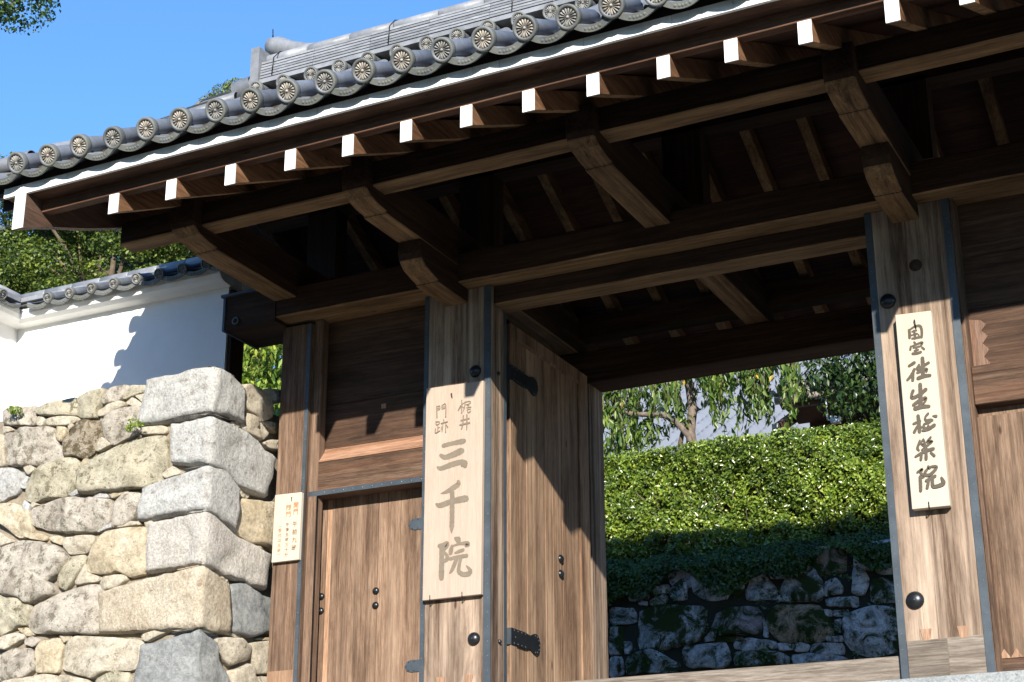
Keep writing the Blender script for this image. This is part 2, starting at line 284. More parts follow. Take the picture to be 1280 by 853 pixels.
def dome(c, r, h, axis, n=14, rings=4, pin=True):
    """a nail boss: dome on a surface, axis = outward normal"""
    ax = Vector(axis).normalized(); a = ax.orthogonal().normalized(); b_ = ax.cross(a); c = Vector(c); V, F_ = [], []
    for i in range(rings+1):
        t = math.pi/2*i/rings; rr = r*math.cos(t); hh = h*math.sin(t)
        if i == rings: V.append(c+ax*h); break
        for k in range(n): q = 2*math.pi*k/n; V.append(c+ax*hh+(a*math.cos(q)+b_*math.sin(q))*rr)
    for i in range(rings-1):
        for k in range(n): F_.append((i*n+k, i*n+(k+1) % n, (i+1)*n+(k+1) % n, (i+1)*n+k))
    top = rings*n
    for k in range(n): F_.append(((rings-1)*n+k, (rings-1)*n+(k+1) % n, top))
    if pin:
        for i in range(6): q = 2*math.pi*i/6; V.append(c+ax*(h*0.95)+(a*math.cos(q)+b_*math.sin(q))*r*0.14)
        V.append(c+ax*(h*1.22)); s = top+1
        for i in range(6): F_.append((s+i, s+(i+1) % 6, s+6))
    return V, F_
# leaves --------------------------------------------------------
def leaves(name, C, Nrm, size, mat, parent=None, aspect=0.5, droop=None, jitter=0.6):
    """many small folded leaf faces: C centres (n,3), Nrm facing (n,3)"""
    n = len(C); nr = Nrm+rng.normal(0, jitter, (n, 3)); nr /= np.linalg.norm(nr, axis=1)[:, None]
    d = rng.normal(0, 1, (n, 3)) if droop is None else np.tile(np.array(droop, float), (n, 1))+rng.normal(0, 0.28, (n, 3))
    d -= nr*np.sum(d*nr, 1)[:, None]; d /= np.linalg.norm(d, axis=1)[:, None]; s = np.cross(nr, d)
    L = (size*rng.uniform(0.6, 1.25, n))[:, None]; W = L*aspect
    v0 = C-d*L*0.5; v3 = C+d*L*0.5; v1 = C-d*L*0.05+s*W*0.5+nr*L*0.10; v2 = C-d*L*0.05-s*W*0.5+nr*L*0.10
    V = np.stack([v0, v1, v3, v2], 1).reshape(-1, 3)
    me = bpy.data.meshes.new(name); me.vertices.add(4*n); me.vertices.foreach_set('co', V.ravel())
    F = np.empty((n, 2, 3), int); b4 = np.arange(n)*4
    F[:, 0] = np.stack([b4, b4+1, b4+2], 1); F[:, 1] = np.stack([b4, b4+2, b4+3], 1)
    me.loops.add(6*n); me.loops.foreach_set('vertex_index', F.ravel()); me.polygons.add(2*n)
    me.polygons.foreach_set('loop_start', np.arange(0, 6*n, 3)); me.polygons.foreach_set('loop_total', np.full(2*n, 3))
    me.materials.append(mat); me.update(calc_edges=True); me.validate()
    return link(name, me, parent)
def clump(centers, radii, per, flat=0.75):
    C, Nn = [], []
    for c, r in zip(centers, radii):
        n = int(per*r*r); u = rng.normal(0, 1, (n, 3)); u /= np.linalg.norm(u, axis=1)[:, None]
        rr = r*rng.uniform(0.45, 1.08, n)**0.5; p = u*rr[:, None]; p[:, 2] *= flat
        C.append(np.array(c)+p); Nn.append(u+np.array([0, 0, 0.5]))
    return np.concatenate(C), np.concatenate(Nn)
# stones --------------------------------------------------------
def resample(P, n):
    P = [Vector((a, b)) for a, b in P]
    Q = []                                      # one corner-cutting pass keeps stones angular
    for i in range(len(P)):
        a, b = P[i], P[(i+1) % len(P)]; Q += [a.lerp(b, 0.10), a.lerp(b, 0.90)]
    L = [(Q[(i+1) % len(Q)]-Q[i]).length for i in range(len(Q))]; T = sum(L); out = []; i = 0; acc = 0
    for k in range(n):
        t = T*k/n
        while acc+L[i] < t: acc += L[i]; i += 1
        out.append(Q[i].lerp(Q[(i+1) % len(Q)], (t-acc)/max(L[i], 1e-9)))
    return out
def stone_mesh(P, to3, mat, bulge=0.05, depth=0.16, n=30, rough=0.012):
    """P outline in plane coordinates, to3(a,b,h) -> world point with h outward"""
    O = resample(P, n); c = sum(O, Vector((0, 0)))/n; R = sum((p-c).length for p in O)/n
    sd = Vector((random.random()*90, random.random()*90, random.random()*90)); V, F_ = [], []
    bulge = min(bulge, R*0.26)*random.uniform(0.7, 1.2)
    cuts = [(a, R*random.uniform(0.15, 0.8), random.uniform(0.12, 0.5)) for a in [random.uniform(0, 6.28) for _ in range(4)]]
    def relief(q):
        hh = 0.0
        for a, off, sl in cuts: hh -= max(0, (q.x-c.x)*math.cos(a)+(q.y-c.y)*math.sin(a)-off)*sl
        hh = max(hh, -bulge*0.75)
        return hh+noise.noise(Vector((q.x*6, q.y*6, 3))+sd)*rough*1.2-abs(noise.noise(Vector((q.x*13, q.y*13, 3))+sd))*rough*1.5+noise.noise(Vector((q.x*31, q.y*31, 3))+sd)*rough*0.6
    rings = [(1.0, -depth), (1.045, -0.02), (1.035, bulge*0.30), (1.02, bulge*0.62), (0.985, bulge*0.86), (0.93, bulge*0.95), (0.78, bulge*0.98), (0.56, bulge*1.0), (0.30, bulge)]
    for ri, (s, h) in enumerate(rings):
        for p in O:
            q = c+(p-c)*s
            q += Vector((noise.noise(Vector((q.x*9, q.y*9, 1))+sd), noise.noise(Vector((q.x*9, q.y*9, 5))+sd)))*rough*0.9*(1 if h > -0.1 else 0)
            V.append(to3(q.x, q.y, h+(relief(q)*min(1, (ri-1)/2.5) if ri > 1 else 0)))
    V.append(to3(c.x, c.y, bulge+relief(c)))
    for i in range(len(rings)-1):
        for k in range(n): F_.append((i*n+k, i*n+(k+1) % n, (i+1)*n+(k+1) % n, (i+1)*n+k))
    b = (len(rings)-1)*n
    for k in range(n): F_.append((b+k, b+(k+1) % n, len(V)-1))
    me = mesh('stone', V, F_, mat, True)
    bm = bmesh.new(); bm.from_mesh(me); bmesh.ops.recalc_face_normals(bm, faces=bm.faces[:]); bm.to_mesh(me); bm.free()
    return me
def brush_mesh(strokes, y, mat, wk=1.0):
    """brush strokes (x,z,width) as thin ribbons with round ends standing 1.5 mm proud of the board"""
    V, F_ = [], []
    for si, s in enumerate(strokes):
        P = [Vector((a, b)) for a, b, w_ in s]; W = [w_*wk for a, b, w_ in s]
        # smooth by Catmull-Rom
        Q, WW = [], []
        for i in range(len(P)-1):
            p0 = P[max(i-1, 0)]; p1 = P[i]; p2 = P[i+1]; p3 = P[min(i+2, len(P)-1)]
            for k in range(6):
                t = k/6; Q.append(0.5*((2*p1)+(p2-p0)*t+(2*p0-5*p1+4*p2-p3)*t*t+(3*p1-p0-3*p2+p3)*t**3)); WW.append(W[i]*(1-t)+W[i+1]*t)
        Q.append(P[-1]); WW.append(W[-1]); yy = y-0.0015-0.00012*si
        b0 = len(V); m = len(Q)
        for i, q in enumerate(Q):
            d = (Q[min(i+1, m-1)]-Q[max(i-1, 0)]).normalized(); nn = Vector((-d.y, d.x)); h = WW[i]*0.5*(1+0.07*math.sin(i*2.3+si))
            V += [(q.x+nn.x*h, yy, q.y+nn.y*h), (q.x-nn.x*h, yy, q.y-nn.y*h)]
        for i in range(m-1): F_.append((b0+2*i, b0+2*i+1, b0+2*i+3, b0+2*i+2))
        for q, r in ((Q[0], WW[0]*0.5), (Q[-1], WW[-1]*0.5)):
            c0 = len(V)
            for k in range(10): a = 2*math.pi*k/10; V.append((q.x+math.cos(a)*r, yy-0.00005, q.y+math.sin(a)*r))
            F_.append(tuple(range(c0, c0+10)))
    return mesh('lettering', V, F_, mat)
# ---------------------------------------------------------------- measured outlines in metres
FS=[["p",[[-9.287,4.045],[-8.947,4.026],[-8.924,3.992],[-8.936,3.863],[-9.149,3.885],[-9.27,3.917]]],["o",[[-8.932,3.986],[-8.813,4.022],[-8.534,4.038],[-8.517,3.971],[-8.516,3.877],[-8.811,3.922],[-8.907,3.939]]],["o",[[-8.528,4.037],[-8.398,4.069],[-8.251,4.062],[-8.283,3.937],[-8.324,3.89],[-8.29,3.83],[-8.447,3.843],[-8.507,3.878]]],["c",[[-8.924,3.923],[-8.859,3.929],[-8.83,3.894],[-8.854,3.844],[-8.921,3.861]]],["c",[[-8.83,3.891],[-8.695,3.899],[-8.535,3.879],[-8.48,3.841],[-8.601,3.811],[-8.801,3.839]]],["p",[[-8.28,3.998],[-8.214,4.064],[-8.069,4.065],[-8.017,4.046],[-8.087,3.969],[-8.111,3.939],[-8.255,3.929]]],["o",[[-8.011,4.056],[-7.86,4.028],[-7.851,3.994],[-7.881,3.971],[-8.067,3.951],[-8.081,3.998]]],["c",[[-8.315,3.893],[-8.218,3.925],[-8.075,3.94],[-8.056,3.897],[-8.209,3.836],[-8.297,3.839]]],["c",[[-8.046,3.918],[-7.987,3.957],[-7.888,3.887],[-7.893,3.865],[-7.961,3.871]]],["c",[[-7.96,3.958],[-7.877,3.965],[-7.871,3.895],[-7.902,3.909]]],["p",[[-8.277,3.828],[-8.069,3.881],[-7.885,3.861],[-7.884,3.671],[-8.131,3.598],[-8.198,3.64],[-8.26,3.768]]],["c",[[-7.882,3.698],[-7.674,3.683],[-7.639,3.664],[-7.642,3.619],[-7.869,3.642]]],["y",[[-8.714,3.821],[-8.619,3.808],[-8.606,3.741],[-8.652,3.689],[-8.699,3.708]]],["m",[[-8.618,3.682],[-8.5,3.817],[-8.428,3.837],[-8.274,3.797],[-8.258,3.693],[-8.323,3.567],[-8.395,3.529],[-8.604,3.563]]],["c",[[-8.601,3.813],[-8.556,3.822],[-8.541,3.792],[-8.593,3.769]]],["p",[[-9.242,3.828],[-9.088,3.856],[-8.746,3.818],[-8.705,3.694],[-8.628,3.608],[-8.621,3.55],[-8.818,3.52],[-9.168,3.56]]],["c",[[-9.267,3.898],[-9.188,3.887],[-9.13,3.851],[-9.25,3.84]]],["c",[[-9.055,3.573],[-8.995,3.58],[-8.877,3.505],[-8.941,3.453]]],["c",[[-9.318,3.838],[-9.254,3.83],[-9.188,3.563],[-9.28,3.564]]],["g",[[-9.26,3.553],[-9.104,3.534],[-8.988,3.458],[-9.031,3.358],[-9.045,3.318],[-9.132,3.313],[-9.221,3.268]]],["g",[[-9.021,3.368],[-8.97,3.456],[-8.944,3.442],[-8.97,3.354]]],["o",[[-8.96,3.335],[-8.901,3.463],[-8.813,3.509],[-8.635,3.546],[-8.481,3.532],[-8.45,3.406],[-8.448,3.291],[-8.542,3.246],[-8.877,3.238],[-8.951,3.262]]],["y",[[-8.455,3.466],[-8.405,3.537],[-8.351,3.497],[-8.404,3.447]]],["o",[[-8.432,3.404],[-8.386,3.451],[-8.286,3.527],[-8.11,3.572],[-7.9,3.603],[-7.673,3.608],[-7.645,3.565],[-7.623,3.388],[-7.642,3.25],[-7.829,3.215],[-7.917,3.226],[-8.04,3.226],[-8.399,3.241]]],["c",[[-8.267,3.661],[-8.247,3.673],[-8.152,3.597],[-8.29,3.566],[-8.307,3.595]]],["g",[[-8.532,3.254],[-8.445,3.292],[-8.432,3.253],[-8.489,3.234]]],["g",[[-8.283,3.197],[-8.269,3.237],[-8.15,3.228],[-8.146,3.181]]],["y",[[-8.147,3.228],[-7.952,3.222],[-7.936,3.201],[-8.106,3.171]]],["p",[[-8.079,3.115],[-8.03,3.162],[-7.967,3.196],[-7.839,3.189],[-7.833,3.127],[-7.856,3.004],[-7.96,2.944],[-8.062,2.949],[-8.093,3.014]]],["p",[[-8.885,3.184],[-8.534,3.227],[-8.414,3.207],[-8.286,3.192],[-8.09,3.154],[-8.111,3.016],[-8.156,2.973],[-8.223,2.931],[-8.53,2.95],[-8.849,3.043]]],["y",[[-9.228,3.25],[-9.085,3.248],[-8.911,3.185],[-8.854,3.026],[-8.875,2.973],[-8.974,2.972],[-9.209,3.11]]],["g",[[-8.983,3.218],[-8.965,3.264],[-8.916,3.222],[-8.915,3.139],[-8.955,3.144]]],["c",[[-8.89,3.219],[-8.868,3.237],[-8.818,3.211],[-8.871,3.193]]],["c",[[-9.199,3.033],[-9.149,3.017],[-9.086,2.972],[-9.009,2.943],[-9.183,2.911]]],["y",[[-8.943,2.999],[-8.765,2.975],[-8.701,2.941],[-8.715,2.916],[-8.854,2.938],[-8.94,2.974]]],["y",[[-8.689,2.937],[-8.574,2.939],[-8.547,2.922],[-8.551,2.862],[-8.634,2.897]]],["c",[[-8.535,2.92],[-8.264,2.906],[-8.222,2.882],[-8.304,2.778],[-8.461,2.783],[-8.539,2.858]]],["p",[[-9.183,2.911],[-8.986,2.935],[-8.757,2.91],[-8.567,2.843],[-8.463,2.77],[-8.543,2.64],[-8.659,2.596],[-8.573,2.549],[-8.58,2.488],[-8.686,2.483],[-8.791,2.435],[-8.877,2.457],[-8.876,2.495],[-9.133,2.546]]],["o",[[-8.558,2.613],[-8.458,2.759],[-8.313,2.759],[-8.317,2.711],[-8.399,2.571],[-8.469,2.506],[-8.551,2.547]]],["y",[[-8.288,2.69],[-8.245,2.798],[-8.149,2.908],[-7.994,2.927],[-7.778,2.919],[-7.735,2.844],[-7.726,2.563],[-7.887,2.551],[-7.997,2.601],[-8.066,2.582],[-8.281,2.632]]],["c",[[-8.388,2.556],[-8.301,2.71],[-8.275,2.625],[-8.14,2.576],[-8.172,2.55],[-8.361,2.539]]],["c",[[-8.149,2.53],[-8.119,2.582],[-7.924,2.577],[-7.899,2.549],[-7.986,2.49],[-8.113,2.476]]],["p",[[-8.8,2.318],[-8.766,2.416],[-8.557,2.48],[-8.255,2.523],[-8.159,2.521],[-8.12,2.471],[-8.144,2.318],[-8.114,2.165],[-8.269,2.164],[-8.542,2.193],[-8.741,2.216],[-8.793,2.26]]],["o",[[-9.132,2.539],[-8.881,2.488],[-8.869,2.439],[-8.794,2.415],[-8.826,2.32],[-8.811,2.272],[-8.902,2.287],[-9.088,2.21]]],["c",[[-9.086,2.198],[-8.932,2.233],[-8.83,2.204],[-8.835,2.171],[-8.99,2.108],[-9.075,2.119]]],["y",[[-8.904,2.26],[-8.806,2.259],[-8.746,2.195],[-8.816,2.194]]],["p",[[-8.827,2.166],[-8.76,2.191],[-8.66,2.162],[-8.722,2.101],[-8.813,2.13]]],["y",[[-8.716,2.084],[-8.655,2.153],[-8.482,2.147],[-8.441,2.105],[-8.469,2.037],[-8.475,1.901],[-8.588,1.902],[-8.678,1.93]]],["t",[[-8.49,2.165],[-8.462,2.209],[-8.408,2.205],[-8.371,2.162],[-8.442,2.108]]],["c",[[-8.433,1.912],[-8.419,2.1],[-8.34,2.156],[-7.739,2.088],[-7.713,2.048],[-7.759,1.929],[-7.774,1.872],[-7.994,1.881],[-8.128,1.836],[-8.273,1.873]]],["c",[[-7.737,2.111],[-7.542,2.158],[-7.483,2.131],[-7.69,2.062]]],["p",[[-9.067,2.054],[-8.917,2.117],[-8.747,2.084],[-8.72,2.056],[-8.696,1.942],[-8.778,1.895],[-8.923,1.884],[-9.044,1.885]]],["c",[[-9.039,1.851],[-8.884,1.869],[-8.632,1.893],[-8.472,1.875],[-8.449,1.677],[-9.02,1.713]]],["c",[[-8.465,1.881],[-8.181,1.834],[-8.113,1.656],[-8.441,1.676]]],["o",[[-8.107,1.834],[-7.959,1.873],[-7.811,1.849],[-7.778,1.635],[-8.1,1.655]]],["g",[[-8.226,2.955],[-8.107,2.983],[-8.089,2.95],[-8.205,2.924]]],["c",[[-8.093,2.992],[-7.821,2.965],[-7.819,2.942],[-7.995,2.936],[-8.073,2.949]]],["c",[[-7.78,2.964],[-7.707,2.964],[-7.698,2.87],[-7.74,2.851]]],["c",[[-7.648,3.301],[-7.558,3.354],[-7.465,3.29],[-7.601,3.258]]]]
SS=[["c",[[9.889,4.044],[9.998,4.077],[10.264,4.091],[10.311,4.024],[10.312,3.903],[10.152,3.826],[10.018,3.852],[9.923,3.888]]],["s",[[10.222,4.111],[10.424,4.163],[10.432,4.059],[10.318,4.034]]],["c",[[9.778,3.715],[9.884,3.749],[9.896,3.701],[9.852,3.684],[9.768,3.689]]],["c",[[9.92,3.837],[10.123,3.847],[10.285,3.767],[10.191,3.673],[9.98,3.688],[9.905,3.714]]],["y",[[10.196,3.838],[10.417,3.892],[10.424,3.804],[10.262,3.792]]],["c",[[10.211,3.667],[10.303,3.72],[10.456,3.756],[10.463,3.669],[10.301,3.643]]],["c",[[9.912,3.225],[10.066,3.238],[10.05,3.187],[9.917,3.164]]],["y",[[9.924,3.151],[10.428,3.229],[10.457,2.857],[10.345,2.878],[10.108,2.866],[9.881,2.906],[9.906,3.018]]],["c",[[10.119,2.835],[10.214,2.859],[10.329,2.847],[10.321,2.779],[10.146,2.787]]],["c",[[10.306,2.765],[10.459,2.811],[10.466,2.719],[10.316,2.713]]],["s",[[9.844,2.474],[10.034,2.543],[10.319,2.492],[10.484,2.491],[10.505,2.235],[10.354,2.226],[10.145,2.155],[9.898,2.162]]],["c",[[9.752,2.535],[9.859,2.525],[9.874,2.497],[9.826,2.481]]],["c",[[9.711,2.086],[10.021,2.127],[10.197,2.083],[10.191,2.009],[9.941,1.921],[9.843,1.973]]],["c",[[9.9,2.144],[10.038,2.159],[10.041,2.133],[9.897,2.125]]],["c",[[10.154,2.106],[10.352,2.156],[10.536,2.187],[10.556,1.934],[10.367,1.916],[10.269,1.913],[10.207,2.026]]],["c",[[9.95,1.874],[10.162,1.961],[10.321,1.846],[10.342,1.722],[9.997,1.68]]],["y",[[10.265,2.168],[10.533,2.214],[10.535,2.191],[10.274,2.154]]],["c",[[10.296,1.892],[10.557,1.919],[10.57,1.75],[10.362,1.724]]]]
CS=[["g",[-7.883,3.711],[-7.837,4.064],4.078,3.717,[[9.791,4.067],[9.887,4.007]],[[9.902,3.752]]],["g",[-7.544,3.374],[-7.569,3.664],3.679,3.316,[[9.929,3.683],[10.348,3.568]],[[9.662,3.311],[9.931,3.24],[10.249,3.241]]],["g",[-7.832,2.97],[-7.801,3.207],3.307,2.985,[[9.662,3.311],[9.901,3.23]],[[9.662,2.939],[9.903,2.909]]],["t2",[-7.708,2.572],[-7.713,2.929],2.966,2.582,[[9.877,2.872],[10.329,2.808]],[[9.758,2.554],[10.301,2.538]]],["t",[-8.106,2.161],[-8.118,2.457],2.57,2.12,[[9.821,2.482]],[[9.88,2.125]]],["s",[-7.79,1.573],[-7.688,2.035],2.106,1.539,[[9.71,2.05]],[[10.044,1.6]]]]
SAN=[[[-5.4951,3.3447,0.0264],[-5.4271,3.3515,0.0251],[-5.3518,3.3552,0.033],[-5.333,3.3561,0.029]],[[-5.5169,3.277,0.0198],[-5.4826,3.2573,0.029],[-5.4186,3.2676,0.0363],[-5.3624,3.2842,0.0409],[-5.3474,3.2857,0.033]],[[-5.5423,3.1921,0.0132],[-5.5118,3.1799,0.0277],[-5.4328,3.1959,0.033],[-5.3579,3.2048,0.0317],[-5.3279,3.1873,0.0475],[-5.3203,3.1726,0.0264]],[[-5.3753,3.0673,0.0198],[-5.3751,3.0469,0.0303],[-5.4159,3.0247,0.033],[-5.4681,3.0039,0.0224],[-5.513,2.9957,0.004]],[[-5.5496,2.9254,0.0106],[-5.5156,2.9113,0.0317],[-5.4298,2.9283,0.033],[-5.3258,2.9362,0.0396],[-5.3072,2.932,0.029]],[[-5.4419,3.0041,0.0132],[-5.423,2.9917,0.029],[-5.42,2.917,0.0277],[-5.4193,2.8544,0.0277]],[[-5.4218,2.8934,0.0297],[-5.4209,2.816,0.0297],[-5.422,2.7492,0.0297],[-5.4243,2.7036,0.0041]],[[-5.518,2.6221,0.0247],[-5.4883,2.6232,0.0297],[-5.4606,2.6327,0.028],[-5.4557,2.6156,0.0198],[-5.4831,2.5811,0.0165],[-5.4595,2.5498,0.0198],[-5.4546,2.5245,0.0264],[-5.4775,2.5103,0.0198]],[[-5.5001,2.6036,0.0297],[-5.4989,2.5166,0.0313],[-5.4995,2.4261,0.0346],[-5.4991,2.3949,0.0297]],[[-5.3915,2.6627,0.0181],[-5.3729,2.6507,0.0379],[-5.3635,2.6348,0.0231]],[[-5.4187,2.6117,0.0148],[-5.4257,2.5835,0.028],[-5.4292,2.5632,0.0247]],[[-5.4186,2.6075,0.0115],[-5.3634,2.6199,0.0148],[-5.3037,2.6186,0.0247],[-5.2944,2.6069,0.0264],[-5.3127,2.5981,0.0115]],[[-5.3923,2.5594,0.0115],[-5.3629,2.567,0.0198],[-5.3308,2.5736,0.0198]],[[-5.4315,2.5222,0.0181],[-5.3717,2.5284,0.0214],[-5.303,2.5313,0.0214]],[[-5.3763,2.5248,0.0231],[-5.397,2.4817,0.0247],[-5.4168,2.4426,0.0214],[-5.4349,2.4214,0.0066]],[[-5.346,2.5258,0.0181],[-5.3619,2.4618,0.0214],[-5.3615,2.4249,0.0247],[-5.3248,2.4026,0.0264],[-5.2838,2.4051,0.0297],[-5.2749,2.4246,0.0247],[-5.3025,2.4599,0.0066]]]
KAJI=[[[-5.3791,3.593,0.0042],[-5.3582,3.6237,0.0063],[-5.322,3.6436,0.0063]],[[-5.3512,3.6619,0.0074],[-5.3508,3.617,0.0074],[-5.3504,3.5665,0.0095]],[[-5.3521,3.6172,0.0053],[-5.3791,3.5902,0.0074]],[[-5.3472,3.6165,0.0042],[-5.3338,3.6033,0.0063]],[[-5.325,3.6441,0.0063],[-5.2858,3.6439,0.0074],[-5.2827,3.6283,0.0053],[-5.3188,3.6235,0.0042]],[[-5.3238,3.6439,0.0053],[-5.3278,3.608,0.0063],[-5.3396,3.5734,0.0042]],[[-5.3067,3.6162,0.0042],[-5.2916,3.6168,0.0053]],[[-5.3126,3.6002,0.0042],[-5.2764,3.6006,0.0074]],[[-5.3095,3.583,0.0042],[-5.2794,3.587,0.0053]],[[-5.2947,3.6256,0.0053],[-5.3034,3.5765,0.0063],[-5.2942,3.5613,0.0074],[-5.2792,3.5703,0.0084]],[[-5.3541,3.5113,0.0095],[-5.2909,3.5179,0.0106]],[[-5.3629,3.4791,0.0106],[-5.2877,3.4852,0.0127]],[[-5.3363,3.545,0.0084],[-5.34,3.487,0.0095],[-5.3505,3.4468,0.0063]],[[-5.308,3.5465,0.0106],[-5.3075,3.4824,0.0106],[-5.3095,3.4372,0.0063]],[[-5.5538,3.6464,0.0074],[-5.5519,3.601,0.0084],[-5.5501,3.5613,0.0095]],[[-5.5537,3.6408,0.0042],[-5.5292,3.6457,0.0053],[-5.5276,3.6201,0.0042],[-5.5503,3.6177,0.0037]],[[-5.5523,3.6293,0.0032],[-5.529,3.6304,0.0032]],[[-5.5108,3.6458,0.0053],[-5.5092,3.6202,0.0042],[-5.483,3.6249,0.0042]],[[-5.5108,3.6447,0.0042],[-5.4802,3.6498,0.0063],[-5.4791,3.5569,0.0095]],[[-5.5094,3.6332,0.0032],[-5.4831,3.6362,0.0032]],[[-5.5583,3.5344,0.0053],[-5.5548,3.5087,0.0053],[-5.5334,3.5113,0.0053],[-5.5306,3.5277,0.0053],[-5.5582,3.5288,0.0053]],[[-5.5407,3.5095,0.0053],[-5.5418,3.4537,0.0074]],[[-5.5605,3.4786,0.0074],[-5.56,3.4478,0.0074],[-5.5235,3.4596,0.0053]],[[-5.5403,3.4814,0.0042],[-5.5269,3.4852,0.0042]],[[-5.5151,3.5115,0.0063],[-5.4633,3.5183,0.0063]],[[-5.4941,3.5366,0.0074],[-5.4908,3.5182,0.0053]],[[-5.4998,3.5094,0.0053],[-5.5036,3.4708,0.0063],[-5.5081,3.4491,0.0032]],[[-5.4784,3.5064,0.0053],[-5.4776,3.4421,0.0074]],[[-5.5117,3.4859,0.0053],[-5.5145,3.4667,0.0042]],[[-5.4722,3.4943,0.0053],[-5.4598,3.4759,0.0063]]]
